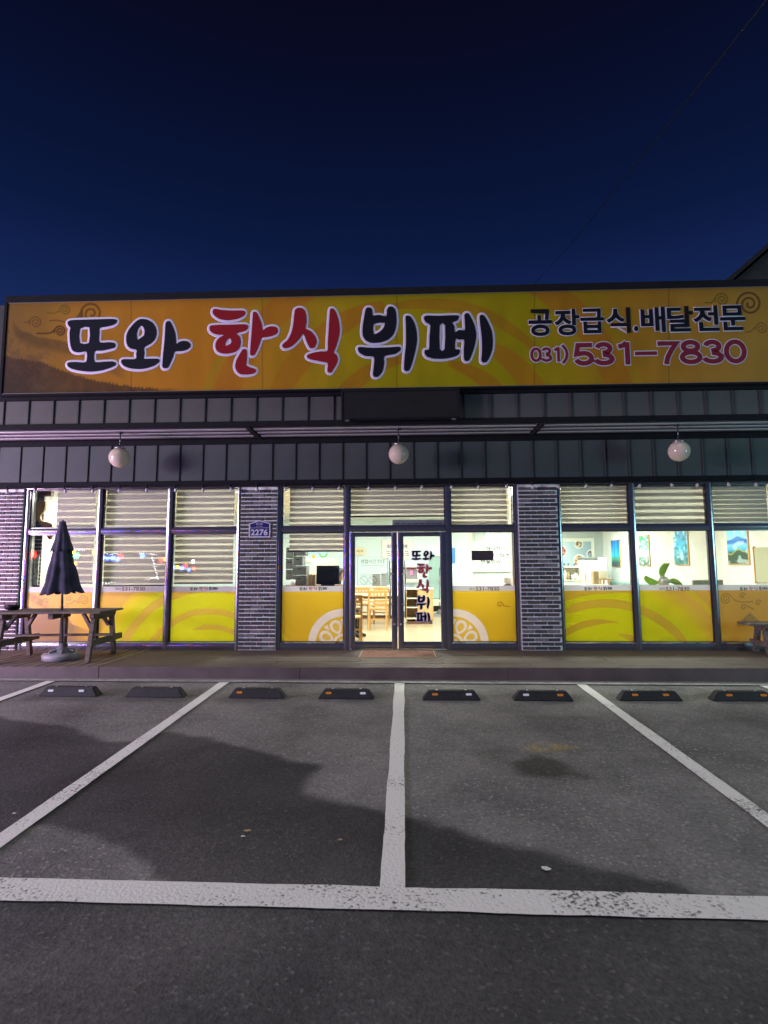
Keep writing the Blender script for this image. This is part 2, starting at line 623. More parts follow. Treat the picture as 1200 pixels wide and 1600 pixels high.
# hand-brushed syllables; each stroke group is (outer loop, hole loops)
G1, G2, G3 = (90, 465, 5.4545), (310, 465, 5.0), (540, 465, 4.8)
BRUSH = {
    'tto': (G1, 'ink', [[[(88, 215), (105, 198), (160, 192), (300, 188), (440, 184), (490, 186), (510, 198), (500, 222), (470, 238), (420, 250), (362, 262), (358, 300), (360, 382), (440, 382), (485, 388), (497, 408), (485, 430), (440, 442), (380, 455), (318, 462), (318, 548), (400, 548), (470, 546), (498, 558), (495, 580), (440, 605), (370, 625), (280, 634), (190, 625), (120, 608), (92, 588), (84, 568), (100, 553), (160, 550), (245, 550), (250, 465), (180, 470), (140, 460), (120, 435), (108, 380), (105, 300), (112, 258), (95, 240)],
                      [(193, 268), (275, 256), (270, 388), (192, 388)]]]),
    'wa': (G1, 'ink', [[[(715, 184), (765, 190), (810, 215), (840, 260), (845, 310), (830, 360), (795, 395), (740, 428), (742, 480), (738, 522), (800, 522), (850, 522), (870, 532), (866, 552), (830, 580), (770, 602), (700, 612), (620, 605), (570, 585), (548, 560), (545, 538), (565, 527), (668, 524), (672, 480), (676, 448), (630, 438), (600, 415), (588, 375), (590, 320), (610, 275), (650, 225), (685, 195)],
                     [(712, 240), (735, 258), (745, 290), (738, 325), (710, 345), (685, 362), (676, 320), (685, 275)]],
                    [[(935, 204), (955, 202), (970, 220), (990, 262), (1005, 310), (1010, 360), (1015, 398), (1040, 378), (1080, 370), (1115, 378), (1134, 400), (1130, 425), (1105, 445), (1060, 458), (1000, 464), (985, 510), (962, 560), (945, 595), (925, 605), (902, 600), (894, 580), (900, 500), (912, 380), (918, 290), (922, 225)]]]),
    'han': (G2, 'red', [[[(115, 100), (130, 90), (180, 98), (260, 103), (340, 102), (364, 110), (366, 130), (345, 152), (300, 170), (230, 180), (170, 170), (130, 145), (113, 122)]],
                     [[(88, 235), (100, 220), (160, 215), (260, 213), (360, 210), (388, 222), (385, 245), (360, 265), (300, 282), (325, 310), (332, 350), (322, 395), (290, 425), (235, 440), (185, 438), (148, 420), (134, 385), (140, 345), (165, 315), (200, 295), (150, 292), (115, 280), (92, 260)],
                      [(250, 320), (260, 340), (250, 365), (210, 378), (215, 350), (232, 326)]],
                     [[(428, 120), (445, 113), (460, 125), (480, 165), (497, 210), (503, 258), (530, 238), (570, 226), (608, 232), (622, 258), (612, 285), (575, 302), (530, 312), (495, 316), (480, 360), (460, 410), (440, 448), (420, 455), (405, 445), (408, 380), (415, 290), (422, 200)]],
                     [[(345, 408), (365, 404), (378, 415), (380, 470), (376, 530), (410, 548), (445, 560), (450, 578), (430, 595), (380, 604), (330, 600), (300, 575), (288, 540), (298, 490), (325, 440)]]]),
    'sik': (G2, 'red', [[[(755, 100), (775, 84), (805, 83), (830, 100), (843, 140), (845, 190), (838, 242), (880, 265), (910, 300), (925, 340), (915, 380), (895, 398), (870, 392), (850, 355), (820, 285), (785, 330), (740, 375), (700, 395), (670, 397), (655, 380), (665, 360), (700, 330), (725, 280), (740, 220), (748, 150)]],
                     [[(1030, 95), (1045, 86), (1065, 100), (1085, 140), (1100, 200), (1105, 260), (1095, 320), (1075, 385), (1058, 430), (1080, 450), (1090, 480), (1080, 520), (1055, 560), (1038, 588), (1020, 588), (1008, 572), (1010, 515), (960, 502), (890, 488), (858, 475), (848, 460), (862, 445), (910, 430), (960, 422), (1008, 418), (1012, 350), (1018, 250), (1024, 150)]]]),
    'bwi': (G3, 'ink', [[[(150, 90), (165, 76), (188, 78), (200, 95), (205, 135), (250, 132), (305, 140), (310, 95), (325, 70), (350, 70), (372, 90), (380, 130), (382, 190), (372, 245), (350, 290), (310, 322), (255, 340), (195, 342), (155, 325), (132, 295), (126, 250), (132, 190), (142, 130)],
                      [(210, 200), (294, 192), (280, 235), (250, 262), (212, 276)]],
                     [[(92, 382), (105, 372), (200, 378), (330, 374), (400, 370), (414, 380), (405, 402), (370, 425), (290, 442), (290, 490), (278, 550), (255, 585), (230, 598), (210, 592), (205, 570), (212, 510), (212, 448), (150, 440), (110, 420), (95, 400)]],
                     [[(450, 145), (470, 138), (490, 148), (515, 190), (532, 250), (536, 320), (525, 390), (505, 470), (485, 530), (470, 552), (448, 552), (438, 535), (442, 450), (452, 350), (452, 230)]]]),
    'pe': (G3, 'ink', [[[(590, 145), (610, 136), (700, 138), (800, 134), (845, 136), (850, 150), (835, 175), (800, 190), (815, 215), (820, 262), (850, 245), (893, 245), (893, 190), (890, 135), (905, 118), (925, 125), (945, 160), (965, 205), (978, 260), (978, 310), (965, 370), (945, 430), (925, 472), (905, 478), (888, 465), (885, 400), (888, 320), (850, 318), (825, 312), (820, 385), (850, 390), (858, 405), (845, 430), (800, 450), (730, 462), (660, 460), (610, 445), (592, 420), (595, 395), (625, 388), (628, 300), (635, 210), (605, 190), (588, 165)],
                     [(705, 208), (745, 208), (742, 388), (706, 388)]],
                    [[(1005, 140), (1025, 130), (1045, 145), (1070, 190), (1095, 250), (1104, 320), (1100, 385), (1080, 445), (1055, 485), (1030, 488), (1018, 472), (1022, 400), (1020, 300), (1008, 200)]]]),
}


def brush_groups(key):
    """loops of a brushed syllable in photograph pixels"""
    (ox, oy, s), ink, groups = BRUSH[key]
    return ink, [[[(ox + x / s, oy + y / s) for x, y in (smooth_loop(l) if i == 0 else smooth_loop(l, 2))] for i, l in enumerate(g)] for g in groups]


def brush_box(keys):
    pts = [p for k in keys for g in brush_groups(k)[1] for l in g for p in l]
    xs, ys = [p[0] for p in pts], [p[1] for p in pts]
    return min(xs), min(ys), max(xs), max(ys)


def fill(loops):
    """loops (2D, first is outer) -> verts2d, tris"""
    vl = [[Vector((x, y, 0)) for x, y in l] for l in loops]
    tris = tessellate_polygon(vl)
    return [p for l in loops for p in l], [tuple(t) for t in tris]


_fonts = {}


def font_glyphs(body, off=0.0):
    """verts2d, faces and boundary loops of a line of text, unit size"""
    key = (body, off)
    if key not in _fonts:
        cu = bpy.data.curves.new('text', 'FONT')
        cu.body = body
        cu.offset = off
        cu.resolution_u = 4
        o = bpy.data.objects.new('text', cu)
        COL.objects.link(o)
        dg = bpy.context.evaluated_depsgraph_get()
        me = o.evaluated_get(dg).to_mesh()
        vs = [(v.co.x, v.co.y) for v in me.vertices]
        fs = [tuple(p.vertices) for p in me.polygons]
        o.evaluated_get(dg).to_mesh_clear()
        bpy.data.objects.remove(o)
        bpy.data.curves.remove(cu)
        cnt = {}
        for f in fs:
            for i in range(len(f)):
                e = (f[i], f[(i + 1) % len(f)])
                cnt[frozenset(e)] = cnt.get(frozenset(e), 0) + 1
        nxt = {}
        for f in fs:
            for i in range(len(f)):
                e = (f[i], f[(i + 1) % len(f)])
                if cnt[frozenset(e)] == 1:
                    nxt[e[0]] = e[1]
        loops, seen = [], set()
        for s in list(nxt):
            if s in seen:
                continue
            l, c = [], s
            while c in nxt and c not in seen:
                seen.add(c)
                l.append(vs[c])
                c = nxt[c]
            if len(l) > 2:
                loops.append(l)
        _fonts[key] = (vs, fs, loops)
    return _fonts[key]


def fit_box(vs, box):
    """maps 2D points (y up) into box = x0, z0, x1, z1"""
    xs, ys = [p[0] for p in vs], [p[1] for p in vs]
    a, b, c, d = min(xs), min(ys), max(xs), max(ys)
    sx_ = (box[2] - box[0]) / max(c - a, 1e-6)
    sy_ = (box[3] - box[1]) / max(d - b, 1e-6)
    return lambda p: (box[0] + (p[0] - a) * sx_, box[1] + (p[1] - b) * sy_)


def outline_tube(mb, loops, Y, o, mi=0, flat=0.12):
    """flattened bead along closed loops on the plane y = Y: the white edge round a letter"""
    n = 8
    for l in loops:
        P = [Vector((x, 0, z)) for x, z in l]
        Q = [P[0]]
        for p in P[1:]:
            if (p - Q[-1]).length > o * 0.15:
                Q.append(p)
        if len(Q) < 3:
            continue
        k = len(Q)
        vs, fs = [], []
        for i, p in enumerate(Q):
            d = (Q[(i + 1) % k] - Q[i - 1])
            if d.length < 1e-9:
                d = Q[i] - Q[i - 1]
            d.normalize()
            s = Vector((d.z, 0, -d.x))
            for j in range(n):
                a = 2 * math.pi * j / n
                vs.append((p.x + s.x * o * math.cos(a), Y - o * flat * math.sin(a), p.z + s.z * o * math.cos(a)))
        for i in range(k):
            for j in range(n):
                fs.append((i * n + j, i * n + (j + 1) % n, ((i + 1) % k) * n + (j + 1) % n, ((i + 1) % k) * n + j))
        mb.add(vs, fs, mi, True)


def brush_letter(mb, key, Y, box_src, box_dst, mi):
    """one brushed syllable mapped from box_src (photo px) into box_dst (x0,z0,x1,z1); returns its loops"""
    ink, groups = brush_groups(key)
    allp = []
    for g in groups:
        loops = []
        for l in g:
            loops.append([(box_dst[0] + (x - box_src[0]) / (box_src[2] - box_src[0]) * (box_dst[2] - box_dst[0]),
                           box_dst[3] - (y - box_src[1]) / (box_src[3] - box_src[1]) * (box_dst[3] - box_dst[1])) for x, y in l])
        vs, ts = fill(loops)
        mb.add([(x, Y, z) for x, z in vs], ts, mi)
        allp += loops
    return allp


def text_on(mb, body, Y, box, mi=0, off=0.0, lift=0.0):
    vs, fs, loops = font_glyphs(body, off)
    m = fit_box(vs, box)
    mb.add([(m(p)[0], Y - lift, m(p)[1]) for p in vs], fs, mi)
    return [[m(p) for p in l] for l in loops]


def px_box(x0, y0, x1, y1, Y):
    a, b = at(x0, y1, Y), at(x1, y0, Y)
    return (a.x, a.z, b.x, b.z)


# ------------------------------------------------------------------ flat prints
def smoothstep(a, b, x):
    t = np.clip((x - a) / (b - a), 0, 1)
    return t * t * (3 - 2 * t)


def srgb(c):
    c = np.asarray(c, float) / 255
    return np.where(c <= 0.04045, c / 12.92, ((c + 0.055) / 1.055) ** 2.4)


def stroke(px, py, pts, w, soft=0.8):
    """coverage of a brush line through pts"""
    d = np.full(px.shape, 1e9)
    bb = np.array(pts)
    sel = (px > bb[:, 0].min() - 6) & (px < bb[:, 0].max() + 6) & (py > bb[:, 1].min() - 6) & (py < bb[:, 1].max() + 6)
    if not sel.any():
        return np.zeros(px.shape)
    X, Y = px[sel], py[sel]
    dd = np.full(X.shape, 1e9)
    for (ax, ay), (bx, by) in zip(pts[:-1], pts[1:]):
        ux, uy = bx - ax, by - ay
        t = np.clip(((X - ax) * ux + (Y - ay) * uy) / (ux * ux + uy * uy + 1e-9), 0, 1)
        dd = np.minimum(dd, np.hypot(X - ax - t * ux, Y - ay - t * uy))
    d[sel] = dd
    return 1 - smoothstep(w - soft, w + soft, d)


def spiral(cx, cy, r, turns=2.0, a0=0.0, sgn=1, tail=None):
    pts = []
    for i in range(40):
        t = i / 39
        a = a0 + sgn * t * turns * 2 * math.pi
        q = r * (1 - 0.85 * t)
        pts.append((cx + q * math.cos(a), cy + q * math.sin(a)))
    return (list(tail) if tail else []) + pts


def vnoise(px, py, s, seed=0):
    r = np.random.RandomState(seed)
    g = r.rand(64, 64)
    x, y = px / s, py / s
    xi, yi = np.floor(x).astype(int), np.floor(y).astype(int)
    fx, fy = x - xi, y - yi
    fx, fy = fx * fx * (3 - 2 * fx), fy * fy * (3 - 2 * fy)
    h = lambda a, b: g[a % 64, b % 64]
    return (h(xi, yi) * (1 - fx) + h(xi + 1, yi) * fx) * (1 - fy) + (h(xi, yi + 1) * (1 - fx) + h(xi + 1, yi + 1) * fx) * fy


def blend(c, k, col):
    return c * (1 - k[..., None]) + srgb(col) * k[..., None]


def ramp(x, stops):
    xs = [s[0] for s in stops]
    cs = np.array([srgb(s[1]) for s in stops])
    return np.stack([np.interp(x, xs, cs[:, i]) for i in range(3)], -1)


def print_sheet(name, corners, nx, ny, painter, material, parent=None, use_px=True):
    """a flat sheet between 4 corners (bl, br, tr, tl) whose print is computed per point"""
    bl, br, tr, tl = (np.array(c, float) for c in corners)
    u, v = np.meshgrid(np.linspace(0, 1, nx), np.linspace(0, 1, ny))
    u, v = u.ravel()[:, None], v.ravel()[:, None]
    P = (bl * (1 - u) + br * u) * (1 - v) + (tl * (1 - u) + tr * u) * v
    if use_px:
        a, b = proj(P)
    else:
        a, b = u[:, 0], 1 - v[:, 0]
    C = np.clip(painter(a, b), 0, 1)
    me = bpy.data.meshes.new(name)
    idx = np.arange(nx * ny).reshape(ny, nx)
    Q = np.stack([idx[:-1, :-1], idx[:-1, 1:], idx[1:, 1:], idx[1:, :-1]], -1).reshape(-1, 4)
    me.from_pydata(P.tolist(), [], Q.tolist())
    at_ = me.color_attributes.new('print', 'FLOAT_COLOR', 'POINT')
    at_.data.foreach_set('color', np.concatenate([C, np.ones((len(C), 1))], 1).astype(np.float32).ravel())
    me.materials.append(material)
    o = bpy.data.objects.new(name, me)
    link(o, parent)
    return o


# ================================================================== THE GROUND
def ground_sheet(name, xs, ys, material, lift=0.0):
    me = bpy.data.meshes.new(name)
    vs = [(x, y, gz(x, y) + lift) for y in ys for x in xs]
    n = len(xs)
    fs = [(j * n + i, j * n + i + 1, (j + 1) * n + i + 1, (j + 1) * n + i) for j in range(len(ys) - 1) for i in range(n - 1)]
    me.from_pydata(vs, [], fs)
    me.materials.append(material)
    return structure(link(bpy.data.objects.new(name, me)))


def sd_poly(X, Y, poly):
    """signed distance to a closed outline, negative inside"""
    d = np.full(X.shape, 1e9)
    ins = np.zeros(X.shape, bool)
    for (ax, ay), (bx, by) in zip(poly, poly[1:] + poly[:1]):
        ux, uy = bx - ax, by - ay
        t = np.clip(((X - ax) * ux + (Y - ay) * uy) / (ux * ux + uy * uy + 1e-12), 0, 1)
        d = np.minimum(d, np.hypot(X - ax - t * ux, Y - ay - t * uy))
        c = ((ay > Y) != (by > Y)) & (X < (bx - ax) * (Y - ay) / (by - ay + 1e-12) + ax)
        ins ^= c
    return np.where(ins, -d, d)


def gxy(px, py):
    p = atg(px, py)
    return (p.x, p.y)


def build_lot():
    x0, x1, y0, y1 = -10.0, 10.0, -10.0, -1.5
    xs, ys = np.linspace(x0, x1, 560), np.linspace(y0, y1, 260)
    X, Y = (a.ravel() for a in np.meshgrid(xs, ys))
    n1 = vnoise(X + 50, Y + 50, .45, 1) - .5
    n2 = vnoise(X + 50, Y + 50, .12, 2) - .5
    n3 = vnoise(X + 50, Y + 50, 1.4, 3) - .5
    wob = n1 * .14 + n2 * .09
    # newer, darker asphalt laid across the stalls, and the darker aisle in front of them
    P1 = [gxy(*q) for q in ((255, 1143), (330, 1156), (430, 1180), (500, 1196), (490, 1212), (468, 1240), (560, 1261), (640, 1279), (760, 1306), (900, 1342), (1010, 1372), (1110, 1398), (1250, 1440), (1000, 1452), (620, 1445), (420, 1410), (250, 1390), (215, 1340), (150, 1305), (60, 1290), (-200, 1400), (-420, 1200), (-300, 1100), (0, 1119), (95, 1134), (165, 1160), (205, 1160))]
    d = sd_poly(X, Y, P1) + wob * .7
    soft = .03 + .05 * np.clip(n3 + .5, 0, 1)
    patch = 1 - smoothstep(-soft, soft, d)
    aisle = 1 - smoothstep(-6.45, -6.30, Y + wob * .3)
    patch = np.maximum(patch * (.97 + .5 * n3), aisle * (.92 + .5 * n3))
    stain = np.zeros(X.shape)
    for k, (pl, amt, sf) in enumerate((((( 800, 1190), (835, 1182), (870, 1186), (915, 1213), (870, 1218), (840, 1210), (815, 1205)), 1.0, .07), (((735, 1176), (775, 1168), (800, 1176), (800, 1192), (760, 1194)), .5, .12), (((998, 1308), (1012, 1308), (1028, 1328), (1020, 1330)), .6, .03),
                                       (((790, 1120), (850, 1118), (930, 1122), (860, 1126)), .35, .06), (((690, 1235), (720, 1230), (735, 1240), (705, 1246)), .3, .06), (((120, 1180), (260, 1210), (240, 1235), (110, 1205)), .3, .2))):
        stain = np.maximum(stain, amt * (1 - smoothstep(-sf, sf, sd_poly(X, Y, [gxy(*q) for q in pl]) + wob)))
    # soot and rubber dust gathered round the wheel stops, oil drips down the middle of each stall
    for l, r in ((58, 152), (193, 287), (355, 445), (496, 585), (660, 752), (803, 897), (969, 1068), (1116, 1211)):
        A, B = atg(l, 1091), atg(r, 1093)
        cx, cy, hw = (A.x + B.x) / 2, (A.y + B.y) / 2 + .07, (B.x - A.x) / 2
        q = np.hypot(np.maximum(np.abs(X - cx) - hw, 0), np.maximum(np.abs(Y - cy) - .08, 0))
        stain = np.maximum(stain, .55 * (1 - smoothstep(0, .22, q + wob)))
    for cx in (-3.6, -1.25, 1.1, 3.45, 5.8):
        g = np.exp(-((X - cx + n3 * .5) / .35) ** 2) * np.exp(-((Y + 3.4 + n1) / 1.3) ** 2)
        stain = np.maximum(stain, .35 * g * (n2 + n1 + .9))
    seam_y = gxy(735, 1172)[1]
    seam = (1 - smoothstep(.006, .022, np.abs(Y - seam_y + n3 * .05 + n1 * .03))) * ((X > -.2) & (X < 6)) * np.clip(.5 + n1 * 2, 0, 1)
    crack_x = 3.0 + .5 * np.sin(Y * 1.3) + n1 * .35
    seam = np.maximum(seam, (1 - smoothstep(.004, .02, np.abs(X - crack_x))) * ((Y > -4.6) & (Y < -2.6)) * np.clip(.3 + n3 * 2, 0, 1))
    stain = np.maximum(stain, seam * .8)
    ochre = .95 * (1 - smoothstep(-.05, .05, sd_poly(X, Y, [gxy(*q) for q in ((826, 1168), (845, 1160), (890, 1163), (906, 1168), (875, 1173), (835, 1174))]) + wob * .8)) * np.clip(.75 + n2 * 1.6, 0, 1)
    idx = np.arange(len(xs) * len(ys)).reshape(len(ys), len(xs))
    Q = np.stack([idx[:-1, :-1], idx[:-1, 1:], idx[1:, 1:], idx[1:, :-1]], -1).reshape(-1, 4)
    me = bpy.data.meshes.new('asphalt_lot')
    me.from_pydata(np.stack([X, Y, gz(X, Y)], 1).tolist(), [], Q.tolist())
    a = me.color_attributes.new('wear', 'FLOAT_COLOR', 'POINT')
    a.data.foreach_set('color', np.stack([np.clip(patch, 0, 1), stain, ochre, np.ones(X.shape)], 1).astype(np.float32).ravel())
    me.materials.append(M['asphalt'])
    structure(link(bpy.data.objects.new('asphalt_lot', me)))
    ox, oy = [-60, -30, x0, x1, 30, 60], [-70, -40, -20, y0, y1, 12, 30, 60]
    me = bpy.data.meshes.new('asphalt_lot')
    vs = [(x, y, gz(x, y)) for y in oy for x in ox]
    n = len(ox)
    fs = [(j * n + i, j * n + i + 1, (j + 1) * n + i + 1, (j + 1) * n + i) for j in range(len(oy) - 1) for i in range(n - 1) if not (ox[i] == x0 and oy[j] == y0)]
    me.from_pydata(vs, [], fs)
    me.materials.append(M['asphalt'])
    structure(link(bpy.data.objects.new('asphalt_lot', me)))


build_lot()


def ground_poly(name, pts, material, lift, wob=0.0, seed=0, step=0.12):
    """a flat patch on the lot, its edge a little ragged"""
    r = random.Random(seed)
    out = []
    for (ax, ay), (bx, by) in zip(pts, pts[1:] + pts[:1]):
        L = math.hypot(bx - ax, by - ay)
        k = max(1, int(L / step))
        for i in range(k):
            t = i / k
            w = wob * (noise.noise(Vector((ax + (bx - ax) * t, ay + (by - ay) * t, seed)) * 2.3) * 1.3 + noise.noise(Vector((ax + (bx - ax) * t, ay + (by - ay) * t, seed + 5)) * 9) * 0.5 + (r.random() - .5) * .3)
            nx, ny = -(by - ay) / L, (bx - ax) / L
            out.append((ax + (bx - ax) * t + nx * w, ay + (by - ay) * t + ny * w))
    vs, ts = fill([out])
    me = bpy.data.meshes.new(name)
    me.from_pydata([(x, y, gz(x, y) + lift) for x, y in vs], [], ts)
    me.materials.append(material)
    bm = bmesh.new()
    bm.from_mesh(me)
    bmesh.ops.recalc_face_normals(bm, faces=bm.faces)
    for f in bm.faces:
        if f.normal.z < 0:
            f.normal_flip()
    bm.to_mesh(me)
    bm.free()
    return structure(link(bpy.data.objects.new(name, me)))


# stall lines: 12 cm wide, laid as sheets on the asphalt
LINE_LIFT = 0.009


def stripe(x0, y0, x1, y1, w, lift=LINE_LIFT, seed=1):
    d = Vector((x1 - x0, y1 - y0)).normalized()
    n = Vector((-d.y, d.x)) * w / 2
    return ground_poly('parking_line', [(x0 - n.x, y0 - n.y), (x1 - n.x, y1 - n.y), (x1 + n.x, y1 + n.y), (x0 + n.x, y0 + n.y)], M['paint'], lift, 0.006, seed, 0.06)


for k, (a, b) in enumerate((((0, 1315), (352, 1066)), ((611, 1396), (625, 1068)), ((909, 1071), (1200, 1284)))):
    A, B = atg(*a), atg(*b)
    xm = (A.x + B.x) / 2
    stripe(xm, -6.36, xm, -1.86, 0.125, LINE_LIFT, 20 + k)
for k, x in enumerate((-7.13, -4.77, 4.62, 6.97)):
    stripe(x, -6.36, x, -1.86, 0.125, LINE_LIFT, 40 + k)
hl = atg(600, 1414)
stripe(-9.5, hl.y + 0.11, 9.5, hl.y - 0.045, 0.185, LINE_LIFT + 0.004, 30)
ground_poly('kerb_line', [(-9.5, -1.86), (9.5, -1.86), (9.5, -1.74), (-9.5, -1.74)], M['concrete'], LINE_LIFT + 0.004, 0.008, 31, 0.08)

# scattered leaves and bits of paper
for k, (x, y) in enumerate(((386, 1302), (380, 1311), (853, 1362), (531, 1316), (1088, 1174), (105, 1080), (235, 1080), (158, 1071), (22, 1274))):
    p = atg(x, y)
    r = random.Random(k)
    s = 0.010 + 0.012 * r.random()
    mb = MB()
    q = [(p.x + s * math.cos(a) * (1 + .5 * r.random()), p.y + s * math.sin(a) * .7 * (1 + .5 * r.random())) for a in (0, 1.2, 2.3, 3.4, 4.6, 5.5)]
    mb.add([(x_, y_, gz(x_, y_) + 0.012 + 0.008 * r.random()) for x_, y_ in q], [(0, 1, 2, 3, 4, 5)])
    o = mb.build('litter_scrap', M['white'] if k % 3 else M['card'])
    tag(o, ('pale scrap of litter in the middle of the dark patch', 'brown leaf just above the pale scrap on the dark patch', 'white scrap in the dark corner right of the middle line', 'tiny scrap on the dark patch left of the middle line', 'white speck beside the right slanting line', 'white speck in front of the leftmost wheel stop', 'white speck by the plain wheel stop', 'crumb behind the leftmost wheel stop', 'pale scrap beside the left slanting line')[k], 'litter', 'scraps of litter on the lot')

# ================================================================== THE DECK
DY = -1.60
mb = MB().box(-9.0, 9.0, DY + 0.035, 0.02, -0.40, -0.030)
deck = structure(mb.build('deck', M['deck_gap']))
XB = atz(155, 1041.5, 0).x          # left of here the boards run towards the wall
n_b = 11
ys = np.linspace(DY + 0.005, 0.0, n_b + 1)
for i in range(n_b):
    x = XB + 0.006
    first = True
    while x < 9.0:
        L = (1.2 if first and i % 2 else 2.4) + 0.0
        first = False
        x1 = min(x + L, 9.0)
        MB().box(x, x1 - 0.004, ys[i] + 0.004, ys[i + 1] - 0.004, -0.028, 0.0 + random.uniform(-0.0015, 0.0015), 0, 0.004).build('plank', M['deck'], deck)
        x = x1
x = XB
while x > -9.0:
    MB().box(x - 0.142, x - 0.010, DY + 0.005, -0.002, -0.028, random.uniform(-0.0015, 0.0015), 0, 0.006).build('plank', M['deck_y'], deck)
    x -= 0.152
xs = [-9.0, at(155, 1050, DY).x, at(469, 1050, DY).x, at(794, 1050, DY).x, 6.2, 9.0]
for i in range(5):
    MB().box(xs[i] + 0.003, xs[i + 1] - 0.003, DY - 0.012, DY + 0.018, -0.42 + 0.2, -0.004, 0, 0.003).build('fascia_board', M['fascia'], deck)

# ================================================================== THE BUILDING
X0, X1, XR = -7.3, 8.6, 7.1
HEAD = at(600, 755).z
bld = thing('restaurant_building', 'single storey glass fronted restaurant with dark seamed cladding and brick pillars', 'building')
YU = -0.95      # front of the overhanging upper wall
ZS = 3.585      # soffit
sgn0 = at(600, 605.5, -1.05).z
sgn1 = at(600, 460, -1.05).z
TOP = sgn1 + 0.11
YB = 11.0       # back of the building

# shell: lower band over the windows, upper wall, roof, sides, back
MB().box(X0, X1, -0.09, 0.10, HEAD, ZS - 0.012).build('wall', M['seam'], bld)
MB().box(X0, X1, YU + 0.002, YU + 0.16, ZS + 0.02, TOP - 0.1).build('wall', M['seam'], bld)
MB().box(X0, X1, YU + 0.162, YB, ZS + 0.02, ZS + 0.30).build('roof', M['roof'], bld)
MB().box(X0, X0 + 0.12, 0.11, YB, -0.3, ZS - 0.012).build('wall', M['clad'], bld)
MB().box(X1 - 0.12, X1, 0.11, YB, -0.3, ZS - 0.012).build('wall', M['clad'], bld)
MB().box(X0 + 0.122, X1 - 0.122, YB - 0.12, YB, -0.3, ZS - 0.012).build('wall', M['clad'], bld)
# cornice strips at the foot of the lower band and along the overhang's edge
MB().box(X0, X1, -0.125, -0.092, HEAD - 0.05, HEAD + 0.055, 0, 0.006).build('head_trim', M['trim'], bld)
MB().box(X0, X1, -0.120, -0.092, ZS - 0.11, ZS - 0.014, 0, 0.004).build('top_trim', M['trim'], bld)
MB().box(X0, X1, YU - 0.032, YU, ZS - 0.03, ZS + 0.055, 0, 0.004).build('edge_trim', M['trim'], bld)
MB().box(X0, X1, YU - 0.05, YU, sgn0 - 0.10, sgn0 - 0.005, 0, 0.004).build('sign_rail', M['trim'], bld)


def cladding(px_first, pitch_px, y_px, Y, z0, z1, material, stagger):
    pitch = at(600 + pitch_px, y_px, Y).x - at(600, y_px, Y).x
    x = at(px_first, y_px, Y).x
    while x > X0:
        x -= pitch
    w = pitch
    pm = MB().box(0.004, w - 0.018, -0.010, 0, 0, z1 - z0, 0, 0.002)
    sm = MB().box(-0.011, 0.011, -0.032, 0, 0, z1 - z0, 0, 0.003)
    p0 = s0 = None
    while x < X1 - 0.02:
        xa = max(x, X0)
        if p0 is None:
            p0 = pm.build('cladding_panel', material, bld, (x + 0.007, Y, z0))
            s0 = sm.build('seam', M['seam'], p0, (-0.007, 0, 0))
        else:
            p = p0.copy()
            COL.objects.link(p)
            p.location = (x + 0.007, Y + random.uniform(-0.002, 0.0), z0)
            s = s0.copy()
            COL.objects.link(s)
            s.parent = p
        x += pitch


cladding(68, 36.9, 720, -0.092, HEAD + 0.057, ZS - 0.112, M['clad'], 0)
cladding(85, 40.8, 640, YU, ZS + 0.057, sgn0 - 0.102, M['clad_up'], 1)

# soffit with its light metal battens
MB().box(X0, X1, YU + 0.002, -0.092, ZS - 0.010, ZS + 0.018).build('soffit', M['soffit'], bld)
joints = [X0, at(398, 674, -0.5).x, at(838, 672, -0.5).x, X1]
for a, b in zip(joints[:-1], joints[1:]):
    for k in range(3):
        y = -0.80 + k * 0.22
        MB().box(a + 0.06, b - 0.06, y, y + 0.085, ZS - 0.030, ZS - 0.011, 0, 0.004).build('batten', M['batten'], bld)
    MB().box(b - 0.02, b + 0.02, YU + 0.05, -0.14, ZS - 0.034, ZS - 0.011).build('joint_strip', M['soffit'], bld)

# --- brick pillars
BW, BH = 0.2094, 0.0673
brick_mesh = {}


def brick_piece(w):
    k = round(w, 3)
    if k not in brick_mesh:
        for j in range(3):
            mb = MB().box(0.0, w, -0.016, 0.0, 0.0, BH - 0.0185, 0, 0.004)
            mb.v = [(x + random.uniform(-.002, .002), y + random.uniform(-.002, .002) * (y < -.008), z + random.uniform(-.0015, .0015)) for x, y, z in mb.v]
            brick_mesh.setdefault(k, []).append(mb)
    return random.choice(brick_mesh[k])


_bm = {}


def pillar(x0, x1, single, edge_first=None):
    zt = HEAD - 0.052
    body = MB().box(x0, x1, -0.055, 0.30, -0.02, zt, 0).build('brick_pillar', M['mortar'], bld)
    joined = MB()
    row = 0
    z = 0.012
    while z + BH - 0.012 < zt:
        x = x0 + 0.004 - (BW / 2 if row % 2 else 0)
        while x < x1 - 0.02:
            a, b = max(x, x0 + 0.004), min(x + BW - 0.020, x1 - 0.004)
            if b - a > 0.03:
                w = round(b - a, 3)
                mi = random.choices(range(5), (5, 2, 1.5, 2.0, 4) if single else (2, 4, 4, 4, 1))[0]
                if single:
                    key = (w, mi, random.randrange(3))
                    if key not in _bm:
                        src = brick_piece(w)
                        o = src.build('brick', M['brick'][mi], body)
                        _bm[key] = o.data
                    else:
                        o = link(bpy.data.objects.new('brick', _bm[key]), body)
                    o.location = (a, -0.055 + random.uniform(-.002, .001), z)
                else:
                    src = brick_piece(w)
                    joined.add([(p[0] + a, p[1] - 0.055, p[2] + z) for p in src.v], src.f, mi)
            x += BW
        z += BH
        row += 1
    if not single:
        o = joined.build('brick', M['brick'], body)
        o['kind'] = 'stuff'
    # reveal trims at both edges
    return body


